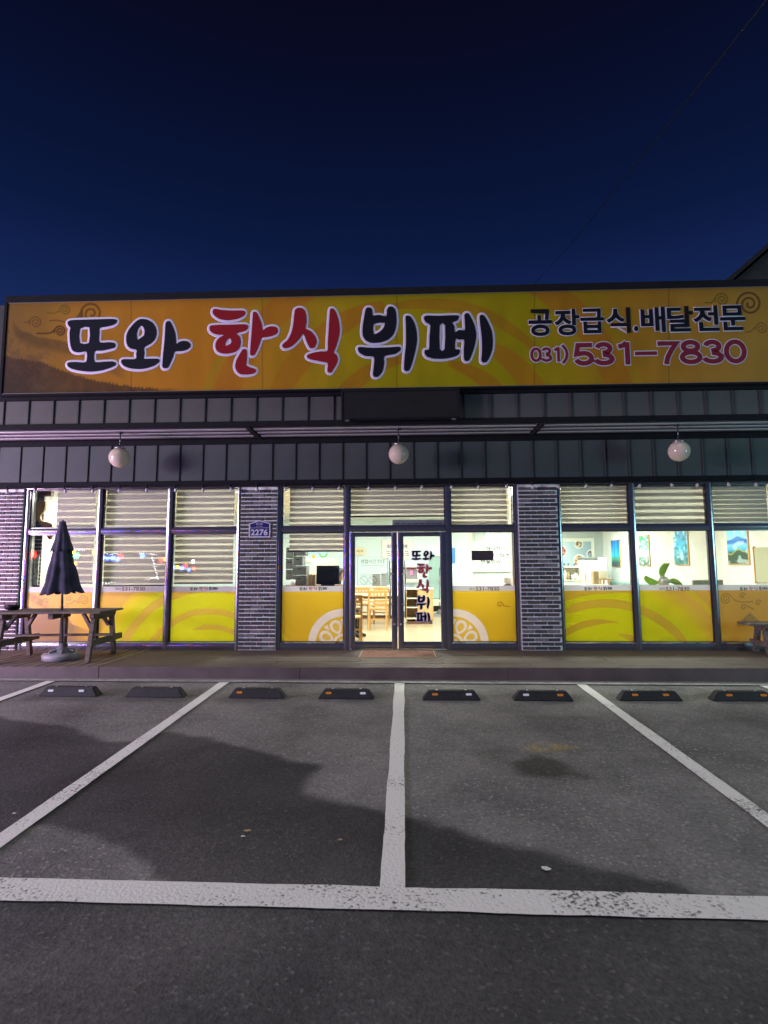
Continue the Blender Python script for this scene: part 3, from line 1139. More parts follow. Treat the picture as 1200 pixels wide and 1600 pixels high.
PXL = at(34, 890).x
P1a, P1b = at(376, 890).x, at(433, 890).x
P2a, P2b = at(811.5, 890).x, at(873, 890).x
P3a = XR - 0.02
pillar(X0, PXL - 0.005, False)
pillar(P1a, P1b, True)
pillar(P2a, P2b, True)
MB().box(P3a, X1, -0.055, 0.105, -0.02, HEAD - 0.052).build('brick_pillar', M['mortar'], bld)




# --- aluminium sections with a rounded face
def section(w, bulge=0.008, y0=-0.02, y1=0.08):
    pts = [(0, y1), (0, y0)]
    for i in range(1, 10):
        t = i / 10
        pts.append((w * t, y0 - bulge * math.sin(math.pi * t)))
    return pts + [(w, y0), (w, y1)]


def mull(xc, w, z0, z1, name='mullion', m='alu', y0=-0.02):
    mb = MB().prism([(xc - w / 2 + p[0], p[1]) for p in section(w, y0=y0)], 'z', z0, z1)
    return mb.build(name, M[m], bld)


def rail(x0, x1, z0, z1, name='transom', m='alu', y0=-0.015, parent=None, bulge=0.008):
    mb = MB().prism([(p[1], z0 + p[0]) for p in section(z1 - z0, bulge, y0=y0, y1=0.07)], 'x', x0, x1)
    return mb.build(name, M[m], parent or bld)


rail(X0, X1, HEAD - 0.0505, HEAD - 0.001, 'head_rail', 'alu', y0=-0.022)
ZT0, ZT1 = at(700, 830.5).z, at(700, 821.5).z      # transom rail
ZBAND, ZFILM, ZRAIL = at(600, 915.5).z, at(600, 924).z, at(600, 1004.5).z
xm = [at(x, 890).x for x in (152, 263, 541, 701, 992, 1115, 1238)]
MW = 0.085
for x in (xm[0], xm[1], xm[4], xm[5], xm[6]):
    mull(x, MW, 0.0, HEAD - 0.052)
mull(PXL + 0.045, 0.09, 0.0, HEAD - 0.052)
mull(P1a - 0.035, 0.07, 0.0, HEAD - 0.052)
mull(P1b + 0.035, 0.07, 0.0, HEAD - 0.052)
mull(P2a - 0.03, 0.06, 0.0, HEAD - 0.052)
mull(P2b + 0.03, 0.06, 0.0, HEAD - 0.052)
mull(P3a - 0.03, 0.06, 0.0, HEAD - 0.052)
mull(xm[2] + 0.01, 0.09, 0.0, HEAD - 0.052, 'door_post')
mull(xm[3] + 0.00, 0.09, 0.0, HEAD - 0.052, 'door_post')

bays = [  # x0, x1, lettering ('name', 'phone', None), px centre of the lettering
    (PXL + 0.09, xm[0] - MW / 2, None, 0), (xm[0] + MW / 2, xm[1] - MW / 2, 'phone', 204), (xm[1] + MW / 2, P1a - 0.07, 'name', 318),
    (P1b + 0.07, xm[2] - 0.035, 'name', 489), (xm[3] + 0.045, P2a - 0.06, 'phone', 757),
    (P2b + 0.06, xm[4] - MW / 2, 'name', 934), (xm[4] + MW / 2, xm[5] - MW / 2, 'phone', 1054), (xm[5] + MW / 2, xm[6] - MW / 2, 'name', 1177), (xm[6] + MW / 2, P3a - 0.06, None, 0)]


def arcs_film(a, b, cx, cy, rings, r_in, side):
    """the swoosh print: yellow heart, orange outside, thin bands"""
    r = np.hypot(a - cx, b - cy) + 3 * (vnoise(a, b, 60, 3) - .5)
    k = smoothstep(r_in - 26, r_in + 26, r)
    c = ramp(k, [(0, (208, 202, 24)), (0.45, (222, 196, 34)), (1, (222, 170, 70))])
    for (rr, w, col, a0, a1) in rings:
        ang = np.degrees(np.arctan2(cy - b, a - cx))
        edge = smoothstep(a0, a0 + 25, ang) * (1 - smoothstep(a1 - 12, a1, ang))
        cov = (1 - smoothstep(w * edge, w * edge + 1.6, np.abs(r - rr))) * (edge > 0.02)
        c = blend(c, cov * 0.8, col)
    return c


def roof_wash(c, a, b, flip=1):
    """brush drawing of tiled eaves, faded into the ochre"""
    n = vnoise(a, b, 7, 5) * .6 + vnoise(a, b, 2.5, 6) * .4
    # lower roof plane under a falling, toothed eave
    t = np.clip((a - 40) / 120, -1, 2)
    eave = 945 + 44 * t + 10 * (1 - t) * np.clip(t, 0, 1) + 1.6 * np.abs(np.sin(a * 0.95)) + 2 * (n - .5)
    k = smoothstep(eave - 1.2, eave + 1.2, b) * (1 - smoothstep(110, 150, a))
    c = blend(c, k * 0.9, (150, 112, 74))
    # upper ridge
    poly_d = np.abs(b - (930 + (a - 43) * 0.55))
    k2 = (1 - smoothstep(4, 9, poly_d)) * smoothstep(42, 46, a) * (1 - smoothstep(70, 86, a))
    c = blend(c, k2 * 0.75 * n * 1.4, (150, 110, 60))
    k3 = (1 - smoothstep(5, 12, np.abs(b - (958 + (a - 96) * 1.5)))) * smoothstep(90, 96, a) * (1 - smoothstep(112, 118, a))
    return blend(c, k3 * 0.75, (140, 110, 66))


def film_left(a, b):
    c = arcs_film(a, b, 330, 1068, [(112, 4, (208, 164, 66), 20, 178), (150, 6, (212, 166, 72), 30, 165), (196, 10, (216, 168, 76), 30, 160), (88, 3, (208, 164, 66), 30, 110)], 178, 1)
    c = blend(c, (1 - smoothstep(120, 175, a)) * 0.75, (226, 168, 66))
    c = roof_wash(c, a, b)
    for s in (spiral(131, 938, 8.5, 2.0, 2.6, 1, [(103, 944), (111, 943), (117, 938)]), spiral(108, 936, 4.5, 1.2, 2.6, 1), spiral(104, 951, 5, 1.2, 3.4, 1), spiral(72, 939, 5, 1.2, 2.8, 1)):
        c = blend(c, stroke(a, b, s, 0.6, 0.7) * 0.7, (120, 86, 60))
    return c


def medallion(c, a, b, cx, cy):
    r = np.hypot(a - cx, b - cy)
    ang = np.arctan2(b - cy, a - cx)
    w = (1 - smoothstep(54, 55.2, r)) * smoothstep(42, 43.2, r)
    m = 8
    ph = (ang * m / (2 * np.pi)) % 1 - 0.5
    pw = 0.40 * np.sqrt(np.clip(1 - ((r - 28) / 11.5) ** 2, 0, 1))
    petal = (1 - smoothstep(pw - .06, pw + .06, np.abs(ph))) * (np.abs(r - 28) < 11.5)
    pi_ = 0.22 * np.sqrt(np.clip(1 - ((r - 28) / 7.0) ** 2, 0, 1))
    inner = (1 - smoothstep(pi_ - .06, pi_ + .06, np.abs(ph))) * (np.abs(r - 28) < 7.0)
    ph2 = ((ang * m / (2 * np.pi)) + .5) % 1 - .5
    dart = (1 - smoothstep(0.10, 0.16, np.abs(ph2) + (39 - r) * 0.012)) * (r > 30) * (r < 39)
    core = (1 - smoothstep(15.5, 16.5, r)) * smoothstep(11, 12, r) + (1 - smoothstep(7, 8, r))
    return blend(c, np.clip(w + petal - inner * .9 + dart + core, 0, 1), (226, 208, 200))


def film_centre(a, b):
    c = ramp(b, [(920, (222, 182, 44)), (1005, (212, 168, 36))])
    c = blend(c, (1 - smoothstep(2.2, 3.6, np.abs(np.hypot(a - 300, b - 1120) - 190))), (226, 196, 40))
    c = blend(c, (1 - smoothstep(2.2, 3.6, np.abs(np.hypot(a - 955, b - 1120) - 190))), (226, 200, 40))
    c = medallion(c, a, b, 536, 1006)
    c = medallion(c, a, b, 709, 1006)
    return blend(c, stroke(a, b, spiral(781, 945, 5.2, 1.25, 0.3, -1, [(796, 948), (789, 947), (786, 945)]), 0.55, 0.6) * .9, (130, 40, 20)) * 0.9


def film_right(a, b):
    c = arcs_film(a, b, 946, 1092, [(150, 6, (202, 158, 56), 20, 120), (121, 4.5, (196, 152, 52), 78, 170), (172, 7, (202, 158, 56), 70, 160), (103, 3.5, (202, 158, 56), 30, 80), (212, 4, (224, 190, 40), 20, 80)], 182, 1)
    c = blend(c, smoothstep(1120, 1135, a) * .5, (205, 150, 60)) * 0.66
    for s in (spiral(1134, 936, 9, 2.0, -0.6, -1, [(1176, 940), (1160, 941), (1150, 939)]), spiral(1160, 931, 5, 1.2, -0.3, -1), spiral(1162, 949, 5, 1.2, -0.3, -1, [(1178, 952), (1170, 948)]), spiral(1185, 942, 5, 1.2, -.3, -1)):
        c = blend(c, stroke(a, b, s, 0.75, 0.7) * 0.75, (100, 78, 44))
    n = vnoise(a, b, 6, 9)
    k = smoothstep(0, 4, b - (955 + np.abs(a - 1172) * 0.9)) * (1 - smoothstep(16, 22, np.abs(a - 1170))) * (b < 978)
    return blend(c, k * (.45 + .3 * n), (110, 96, 72))


YG = 0.035
name_box = brush_box(['tto', 'wa', 'han', 'sik', 'bwi', 'pe'])
win_parts = []
for i, (x0, x1, let, pc) in enumerate(bays):
    # thin gasket frame = the window itself
    mb = MB()
    for (za, zb) in ((0.118, ZT0), (ZT1, HEAD - 0.055)):
        mb.box(x0, x0 + 0.018, 0.012, 0.062, za, zb).box(x1 - 0.018, x1, 0.012, 0.062, za, zb)
        mb.box(x0 + 0.018, x1 - 0.018, 0.012, 0.062, za, za + 0.018).box(x0 + 0.018, x1 - 0.018, 0.012, 0.062, zb - 0.018, zb)
    w = mb.build('window', M['alu_dark'], bld)
    rail(x0, x1, ZT0, ZT1, parent=w)
    rail(x0, x1, 0.0, ZRAIL - 0.003, 'sill', parent=w, y0=-0.012, bulge=0.008)
    MB().box(x0 + 0.005, x1 - 0.005, YG, YG + 0.010, ZT1 + 0.004, HEAD - 0.058).build('pane', M['glass'], w)
    MB().box(x0 + 0.005, x1 - 0.005, YG, YG + 0.010, 0.12, ZT0 - 0.004).build('pane', M['glass'], w)
    fn = film_left if i < 3 else film_centre if i < 5 else film_right
    yf = YG - 0.004
    xa, xb = x0 + 0.014, x1 - 0.014
    print_sheet('vinyl_film', [(xa, yf, ZRAIL), (xb, yf, ZRAIL), (xb, yf, ZFILM), (xa, yf, ZFILM)], 170, 120, fn, M['film'], w)
    MB().add([(xa, yf, ZFILM), (xb, yf, ZFILM), (xb, yf, ZBAND), (xa, yf, ZBAND)], [(0, 1, 2, 3)]).build('white_band', M['film_white'], w)
    if let == 'name':
        mb = MB()
        bx = px_box(pc - 21, 916.5, pc + 22, 923, yf)
        for key in BRUSH:
            kb = brush_box([key])
            fx = lambda v: bx[0] + (v - name_box[0]) / (name_box[2] - name_box[0]) * (bx[2] - bx[0])
            fz = lambda v: bx[3] - (v - name_box[1]) / (name_box[3] - name_box[1]) * (bx[3] - bx[1])
            brush_letter(mb, key, yf - 0.003, kb, (fx(kb[0]), fz(kb[3]), fx(kb[2]), fz(kb[1])), 0 if BRUSH[key][1] == 'ink' else 1)
        mb.build('lettering', [M['ink'], M['door_red']], w)
    elif let == 'phone':
        mb = MB()
        text_on(mb, '531-7830', yf - 0.003, px_box(pc - 13.5, 917, pc + 23, 923, yf), 0, 0.012)
        text_on(mb, '031)', yf - 0.003, px_box(pc - 23.5, 918.2, pc - 15, 922.6, yf), 0, 0.0)
        mb.build('lettering', [M['crimson']], w)

# --- entrance: two glass doors under a transom light
da, db, dc, dd_ = xm[2] + 0.055, at(620.6, 900).x, at(621.8, 900).x, xm[3] - 0.045
ZD = at(620, 827.5).z
w = MB().box(da, dd_, 0.012, 0.062, ZT1 + 0.0, ZT1 + 0.02).box(da, dd_, 0.012, 0.062, HEAD - 0.075, HEAD - 0.055).box(da, da + .018, .012, .062, ZT1 + .02, HEAD - .075).box(dd_ - .018, dd_, .012, .062, ZT1 + .02, HEAD - .075).build('window', M['alu_dark'], bld)
rail(da, dd_, ZT0, ZT1, parent=w, y0=-0.03)
MB().box(da + 0.018, dd_ - 0.018, YG, YG + 0.010, ZT1 + 0.02, HEAD - 0.075).build('pane', M['glass'], w)
MB().box(da, dd_, -0.03, 0.08, -0.01, 0.012, 0, 0.003).build('threshold', M['alu'], bld)


def door_leaf(x0, x1, hinge_left):
    st = 0.095
    zt, zb = at(600, 838.5).z, at(600, 1002.5).z
    zc = ZT0 - 0.006
    mb = MB()
    for a in (x0, x1 - st):
        mb.prism([(a + p[0], p[1]) for p in section(st, 0.010, -0.025, 0.03)], 'z', 0.018, zc)
    mb.prism([(p[1], zt + p[0]) for p in section(zc - zt, 0.006, -0.018, 0.028)], 'x', x0 + st, x1 - st)
    mb.prism([(p[1], 0.018 + p[0]) for p in section(zb - 0.018, 0.006, -0.018, 0.028)], 'x', x0 + st, x1 - st)
    d = mb.build('door', M['alu'], bld)
    MB().box(x0 + st, x1 - st, -0.004, 0.006, zb, zt).build('pane', M['glass'], d)
    hx = x1 - 0.062 if hinge_left else x0 + 0.062
    s = -1 if hinge_left else 1
    hx += s * 0.06
    z0, z1 = at(612, 965).z, at(612, 876).z
    mb = MB().tube([(hx, -0.085, z0), (hx, -0.085, z1)], 0.014, 10)
    for z in (z0 + 0.22, z1 - 0.22):
        mb.tube([(hx, -0.085, z), (hx - s * 0.055, -0.028, z)], 0.010, 8)
    mb.build('handle', M['steel'], d)
    mb = MB().tube([(hx, 0.085, z0), (hx, 0.085, z1)], 0.014, 10)
    for z in (z0 + 0.22, z1 - 0.22):
        mb.tube([(hx, 0.085, z), (hx - s * 0.055, 0.031, z)], 0.010, 8)
    mb.build('handle', M['steel'], d)
    lx = x1 - st / 2 if hinge_left else x0 + st / 2
    MB().lathe([(0.012, 0), (0.018, 0.004), (0.018, 0.01)], 12).build('lock', M['steel'], d, (lx, -0.04, 0.42)).rotation_euler = (math.pi / 2, 0, 0)
    return d


dl = door_leaf(da, db, True)
dr = door_leaf(dc, dd_, False)
# brushed name running down the right leaf
mb = MB()
YD = -0.009
for key, bx in (('tto', (643.3, 860.5, 657.8, 875)), ('wa', (660.4, 860.5, 679, 875)), ('han', (651.5, 880.4, 674.7, 902.5)), ('sik', (651, 905.2, 670, 926.8)), ('bwi', (651, 930, 671.3, 952.3)), ('pe', (650, 956.3, 672, 972.2))):
    loops = brush_letter(mb, key, YD - 0.003, brush_box([key]), px_box(*bx, YD), 0 if BRUSH[key][1] == 'ink' else 1)
    outline_tube(mb, loops, YD, 0.010, 2, 0.15)
mb.build('lettering', [M['ink'], M['door_red'], M['outline']], dr)
# opening-hours notice, thin grey print on the left leaf
mb = MB()


def frame_lines(mb, x0, y0, x1, y1, w, Y, mi=0):
    for a in ((x0, y0, x1, y0 + w), (x0, y1 - w, x1, y1), (x0, y0 + w, x0 + w, y1 - w), (x1 - w, y0 + w, x1, y1 - w)):
        b = px_box(*a, Y)
        mb.add([(b[0], Y, b[1]), (b[2], Y, b[1]), (b[2], Y, b[3]), (b[0], Y, b[3])], [(0, 1, 2, 3)], mi)


frame_lines(mb, 558.5, 870, 606, 914, 0.45, YD)
text_on(mb, '영업시간 안내', YD, px_box(564, 874, 600.5, 880.5, YD), 0, 0.0)
for y in (883, 898):
    frame_lines(mb, 564, y, 601, y + 0.7, 0.35, YD)
for k, x in enumerate((568.5, 582.5)):
    c = at(x, 906.5, YD)
    for j in range(24):
        a0, a1 = j * math.pi / 12, (j + 1) * math.pi / 12
        mb.add([(c.x + r * math.cos(a), YD, c.z + r * math.sin(a)) for r, a in ((0.062, a0), (0.068, a0), (0.068, a1), (0.062, a1))], [(0, 1, 2, 3)])
    mb.bar((c.x - 0.044, YD - .001, c.z + 0.044), (c.x + 0.044, YD - .001, c.z - 0.044), 0.006, 0.001, (0, 1, 0), 0, 0)
mb.build('lettering', M['alu_dark'], dl)

# --- interior shell of the building
structure(MB().box(X0 + 0.13, X1 - 0.13, 0.083, YB - 0.13, -0.06, 0.0).build('interior_floor', M['floor_in']))
structure(MB().box(X0 + 0.13, X1 - 0.13, 0.31, YB - 0.13, 2.86, 2.94).build('interior_ceiling', M['ceil_in']))
structure(MB().box(X0 + 0.13, 1.95, 7.6, 7.72, 0.0, 2.86).build('interior_wall', M['wall_cool']))
structure(MB().box(1.95, 2.07, 7.6, 10.64, 0.0, 2.86).build('interior_wall', M['ceil_in']))
structure(MB().box(2.07, XR, 10.64, 10.76, 0.0, 2.86).build('interior_wall', M['wall_gray']))
structure(MB().box(XR, XR + 0.12, 0.32, 10.76, 0.0, 2.86).build('interior_wall', M['wall_in']))
structure(MB().box(X0 + 0.14, X0 + 0.2, 0.32, 7.6, 0.0, 2.86).build('interior_wall', M['wall_in']))

# ================================================================== THE MAIN SIGN
YS = -1.08
sign = thing('main_signboard', 'long yellow orange restaurant signboard over the whole front, lettered in black and red', 'signboard')
SL, SR = at(9, 545, YS).x, 6.55
sl0, sl1 = at(6.7, 616.7, YS).x, at(13, 473, YS).x
zb_, zt_ = at(600, 606, YS).z, at(600, 461.5, YS).z
MB().box(SL - 0.055, SR + 0.06, YS + 0.012, YU - 0.002, zb_ - 0.035, zt_ + 0.12, 0, 0.006).build('cabinet', M['trim'], sign)
mb = MB()
mb.box(SL - 0.055, SR + 0.06, YS - 0.022, YS + 0.010, zt_ + 0.008, zt_ + 0.12, 0, 0.005)
mb.box(SL - 0.055, SR + 0.06, YS - 0.022, YS + 0.010, zb_ - 0.035, zb_ - 0.006, 0, 0.004)
mb.box(SL - 0.055, SL - 0.006, YS - 0.022, YS + 0.010, zb_ - 0.006, zt_ + 0.008, 0, 0.004)
mb.box(SR + 0.006, SR + 0.06, YS - 0.022, YS + 0.010, zb_ - 0.006, zt_ + 0.008, 0, 0.004)
mb.build('frame', M['trim'], sign)
mb = MB().box(SL - 0.006, SR + 0.006, YS - 0.012, YS + 0.008, zt_, zt_ + 0.007).box(SL - 0.006, SR + 0.006, YS - 0.012, YS + 0.008, zb_ - 0.005, zb_ + 0.001)
mb.build('edge_strip', M['steel'], sign)


def sign_print(a, b):
    b = b + (a - 600) * 0.0186 + 0.0            # the sign's top edge climbs to the right in the picture
    b0 = b
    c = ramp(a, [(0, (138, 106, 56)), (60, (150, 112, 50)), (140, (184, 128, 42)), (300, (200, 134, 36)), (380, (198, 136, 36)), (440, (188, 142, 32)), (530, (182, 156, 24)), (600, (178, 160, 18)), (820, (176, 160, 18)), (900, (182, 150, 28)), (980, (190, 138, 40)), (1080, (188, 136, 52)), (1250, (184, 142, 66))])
    ang = np.degrees(np.arctan2(720 - b, a - 660))
    r = np.hypot(a - 660, b - 720) + 2.0 * (vnoise(a, b, 40, 2) - .5)

    def band(r0, r1, col, a0, a1, k=0.9):
        t = np.clip((ang - a0) / (a1 - a0), 0, 1)
        th = np.sin(np.pi * np.clip(t * 0.9 + .06, 0, 1)) ** 0.6
        m, h = (r0 + r1) / 2, (r1 - r0) / 2 * th
        return (1 - smoothstep(h, h + 1.2, np.abs(r - m))) * ((ang > a0) & (ang < a1)) * k
    c = blend(c, smoothstep(306, 309, r) * (1 - smoothstep(346, 349, r)) * (a > 300) * (a < 1100) * 0.75, (192, 124, 34))
    c = blend(c, smoothstep(349, 350.5, r) * (1 - smoothstep(363, 364.5, r)) * (a > 300) * (a < 1100) * 0.7, (184, 148, 30))
    c = blend(c, band(232, 268, None, 104, 172), (188, 128, 30))
    c = blend(c, band(236, 254, None, 40, 106, .85), (180, 132, 28))
    c = blend(c, band(188, 222, None, 5, 62), (188, 132, 30))
    c = blend(c, band(150, 174, None, 100, 172), (184, 128, 28))
    c = blend(c, band(145, 168, None, 10, 75), (184, 128, 28))
    # brush drawing of tiled roofs at the left end
    n = vnoise(a, b, 9, 5) * .55 + vnoise(a, b, 3, 6) * .45
    lx = np.clip(a, 0, 320)
    eave = np.interp(lx, [0, 20, 60, 100, 150, 200, 250, 290, 320], [540, 547, 553, 570, 585, 594, 600, 600, 606]) + 2.2 * np.abs(np.sin(a * 0.55)) + 5 * (n - .5)
    k = smoothstep(eave - 2, eave + 2, b) * (1 - smoothstep(230, 300, a))
    c = blend(c, k * (.72 + .2 * n), (64, 50, 42))
    rid = np.interp(lx, [0, 18, 30, 60, 100, 170, 320], [470, 488, 503, 516, 524, 540, 560])
    k = smoothstep(rid - 2, rid + 2, b + 4 * (n - .5)) * (1 - smoothstep(rid + 12, rid + 24, b + 8 * (n - .5))) * smoothstep(16, 26, a) * (1 - smoothstep(110, 190, a))
    c = blend(c, k * (.4 + .4 * n), (84, 68, 46))
    k = smoothstep(0.42, 0.7, n) * smoothstep(rid + 10, rid + 22, b) * (1 - smoothstep(60, 130, a))
    c = blend(c, k * .6, (110, 84, 60))
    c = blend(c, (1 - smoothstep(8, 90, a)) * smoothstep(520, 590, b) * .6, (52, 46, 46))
    k = (1 - smoothstep(6, 14, np.abs(b - 568 - (a - 180) * .6))) * smoothstep(158, 168, a) * (1 - smoothstep(182, 200, a))
    c = blend(c, k * .5, (120, 88, 60))
    for xs_ in (205, 410, 620, 835, 1045):
        c = blend(c, (1 - smoothstep(.5, 1.6, np.abs(a - xs_))) * .35, (60, 44, 24))
    gr = vnoise(a, b * .25, 14, 8) * .5 + vnoise(a, b, 60, 9) * .5
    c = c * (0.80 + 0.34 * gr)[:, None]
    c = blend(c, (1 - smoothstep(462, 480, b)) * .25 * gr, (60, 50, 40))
    bl = b - (a - 600) * 0.0186
    for s, w, col in ((spiral(56, 504, 10, 2, 2.9, 1, [(38, 503), (43, 504), (46, 501)]), 0.9, (96, 66, 40)), (spiral(102, 484.5, 9, 2, 2.9, 1, [(74, 488), (84, 490), (90, 487)]), 0.9, (92, 92, 30)),
                      (spiral(94, 517.5, 9, 2.1, 2.9, 1, [(58, 521), (70, 521), (80, 520), (84, 516)]), 1.2, (66, 44, 34)), ([(78, 501), (88, 500), (97, 502), (103, 504)], 0.8, (84, 56, 36)),
                      (spiral(143, 490, 18, 1.9, 2.5, 1, [(112, 501), (122, 495), (128, 485)]), 1.5, (92, 66, 34)),
                      (spiral(1171, 475, 20, 2.1, 2.9, 1, []), 1.7, (92, 54, 44)), (spiral(1128, 468, 11, 2.0, 2.8, 1, [(1102, 473), (1112, 473), (1117, 466)]), 1.0, (96, 96, 30)),
                      (spiral(1190, 513, 10, 1.9, 2.9, 1, [(1165, 519), (1173, 518), (1180, 511)]), 0.9, (120, 92, 46))):
        c = blend(c, stroke(a, bl, s, w, 0.7) * .85, col)
    return c


# a straight panel, printed
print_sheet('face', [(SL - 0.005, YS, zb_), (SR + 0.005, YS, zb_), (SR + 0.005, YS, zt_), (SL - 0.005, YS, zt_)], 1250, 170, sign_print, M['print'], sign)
OW = at(604.1, 540, YS).x - at(600, 540, YS).x
for key in BRUSH:
    ink, groups = brush_groups(key)
    mb, ob = MB(), MB()
    for g in groups:
        loops = [[(at(x, y, YS).x, at(x, y, YS).z) for x, y in l] for l in g]
        vs, ts = fill(loops)
        mb.add([(x, YS - 0.012, z) for x, z in vs], ts)
        outline_tube(ob, loops, YS, OW, 0, 0.13)
    L = mb.build('letter', M[ink], sign)
    ob.build('outline', M['outline'], L)


def boxed_letter(ch, box, material, off, ow, parent):
    mb, ob = MB(), MB()
    loops = text_on(mb, ch, YS - 0.010, box, 0, off)
    outline_tube(ob, loops, YS, ow, 0, 0.2)
    L = mb.build('letter', M[material], parent)
    ob.build('outline', M['outline'], L)


def zbox(ox, oy, s, x0, y0, x1, y1, Y):
    return px_box(ox + x0 / s, oy + y0 / s, ox + x1 / s, oy + y1 / s, Y)


O2 = OW * 0.36
for ch, q in (('공', (102, 114, 325, 384)), ('장', (360, 112, 596, 377)), ('급', (615, 107, 838, 357)), ('식', (872, 97, 1098, 354)), ('.', (1140, 280, 1180, 335))):
    boxed_letter(ch, zbox(810, 465, 6.316, *q, YS), 'ink', 0.028, O2, sign)
for ch, q in (('배', (76, 92, 304, 346)), ('달', (336, 84, 576, 340)), ('전', (594, 78, 830, 335)), ('문', (858, 76, 1088, 328))):
    boxed_letter(ch, zbox(990, 465, 6.316, *q, YS), 'ink', 0.028, O2, sign)


# the telephone number: bold strokes
def ring(cx, cy, rx, ry, a0, a1, n=20):
    return [(cx + rx * math.cos(math.radians(a0 + (a1 - a0) * i / n)), cy + ry * math.sin(math.radians(a0 + (a1 - a0) * i / n))) for i in range(n + 1)]


DIG = {  # centre lines in a unit box (y up) with a stroke of 0.2
    '0': [ring(.5, .5, .39, .41, 90, 450, 32)],
    '1': [[(.18, .80), (.45, .86), (.62, .98)], [(.66, 1.0), (.66, 0.0)]],
    '3': [ring(.46, .73, .32, .18, 170, -80, 16) + ring(.46, .27, .40, .18, 80, -172, 18)],
    '5': [[(.92, .91), (.20, .91), (.12, .50)] + ring(.48, .32, .39, .23, 118, -165, 20)],
    '7': [[(0.0, .91), (.90, .91), (.66, .62), (.46, .30), (.38, 0.0)]],
    '8': [ring(.5, .73, .33, .18, 90, 450, 24), ring(.5, .29, .40, .20, 90, 450, 26)],
    '-': [[(0, .5), (1, .5)]],
    ')': [[(.1, 1.0), (.55, .75), (.68, .5), (.55, .25), (.1, 0.0)]],
}


def ribbon(mb, pts, w, Y, mi=0, ext=0.0):
    P = [Vector(p) for p in pts]
    closed = (P[0] - P[-1]).length < 1e-5
    if closed:
        P = P[:-1]
    n = len(P)
    if ext and not closed:
        P[0] = P[0] + (P[0] - P[1]).normalized() * ext
        P[-1] = P[-1] + (P[-1] - P[-2]).normalized() * ext
    vs, fs = [], []
    for i, p in enumerate(P):
        if closed:
            d0, d1 = (p - P[i - 1]).normalized(), (P[(i + 1) % n] - p).normalized()
        else:
            d1 = (P[min(i + 1, n - 1)] - P[min(i, n - 2)]).normalized()
            d0 = (P[max(i, 1)] - P[max(i - 1, 0)]).normalized()
        t = (d0 + d1)
        t = t.normalized() if t.length > .2 else d1
        nn = Vector((-t.y, t.x))
        k = 1 / max(0.5, abs(nn.dot(Vector((-d1.y, d1.x)))))
        for s in (1, -1):
            q = p + nn * (s * w / 2 * k)
            vs.append((q.x, Y, q.y))
    for i in range(n if closed else n - 1):
        j = (i + 1) % n
        fs.append((2 * i, 2 * j, 2 * j + 1, 2 * i + 1))
    mb.add(vs, fs, mi)


def digit(ch, box, material, w, ow, parent, Y):
    x0, z0, x1, z1 = box
    mb, ob = MB(), MB()
    for i, s in enumerate(DIG[ch]):
        h = w / 2
        pts = [(x0 + p[0] * (x1 - x0), z0 + p[1] * (z1 - z0)) for p in s]
        ribbon(mb, pts, w, Y - 0.0085 - i * 0.0008)
        ribbon(ob, pts, w + 2 * ow, Y - 0.003 - i * 0.0008, 0, ow)
    L = mb.build('letter', M[material], parent)
    ob.build('outline', M['outline'], L)


wd = OW * 1.78
for ch, q in (('5', (552, 450, 740, 672)), ('3', (752, 440, 945, 670)), ('1', (960, 440, 1130, 664))):
    digit(ch, zbox(810, 465, 6.316, *q, YS), 'crimson', wd, O2, sign, YS)
for ch, q in (('-', (12, 520, 228, 582)), ('7', (245, 432, 435, 660)), ('8', (460, 418, 664, 660)), ('3', (688, 416, 882, 654)), ('0', (897, 414, 1105, 652))):
    digit(ch, zbox(990, 465, 6.316, *q, YS), 'crimson', wd * (0.8 if ch == '-' else 1), O2, sign, YS)
for ch, q in (('0', (120, 492, 224, 638)), ('3', (230, 490, 330, 636)), ('1', (340, 490, 420, 634)), (')', (430, 468, 500, 650))):
    digit(ch, zbox(810, 465, 6.316, *q, YS), 'crimson', wd * 0.58, O2, sign, YS)

# ================================================================== THINGS ON THE FRONT
# unlit LED board
YL = -1.20
b = px_box(533, 606.5, 718, 655, YL)
t = thing('led_signboard', 'blank black LED display box hung below the middle of the yellow signboard', 'display', ((b[0] + b[2]) / 2, YL, b[1]))
w2, h2 = (b[2] - b[0]) / 2, b[3] - b[1]
MB().box(-w2, w2, 0.012, 0.115, 0, h2, 0, 0.006).build('case', M['black'], t)
MB().box(-w2 + 0.03, w2 - 0.03, 0.003, 0.011, 0.03, h2 - 0.03).build('screen', M['black_panel'], t)
mb = MB().box(-w2, w2, -0.008, 0.012, 0, 0.028, 0, .003).box(-w2, w2, -0.008, 0.012, h2 - .028, h2, 0, .003).box(-w2, -w2 + .028, -0.008, 0.012, .028, h2 - .028, 0, .003).box(w2 - .028, w2, -0.008, 0.012, .028, h2 - .028, 0, .003)
mb.build('frame', M['black'], t)
for x in (-w2 + 0.06, w2 - 0.12):
    MB().box(x, x + 0.06, 0.02, 0.06, -0.022, 0, 0, .003).build('bracket', M['steel'], t)

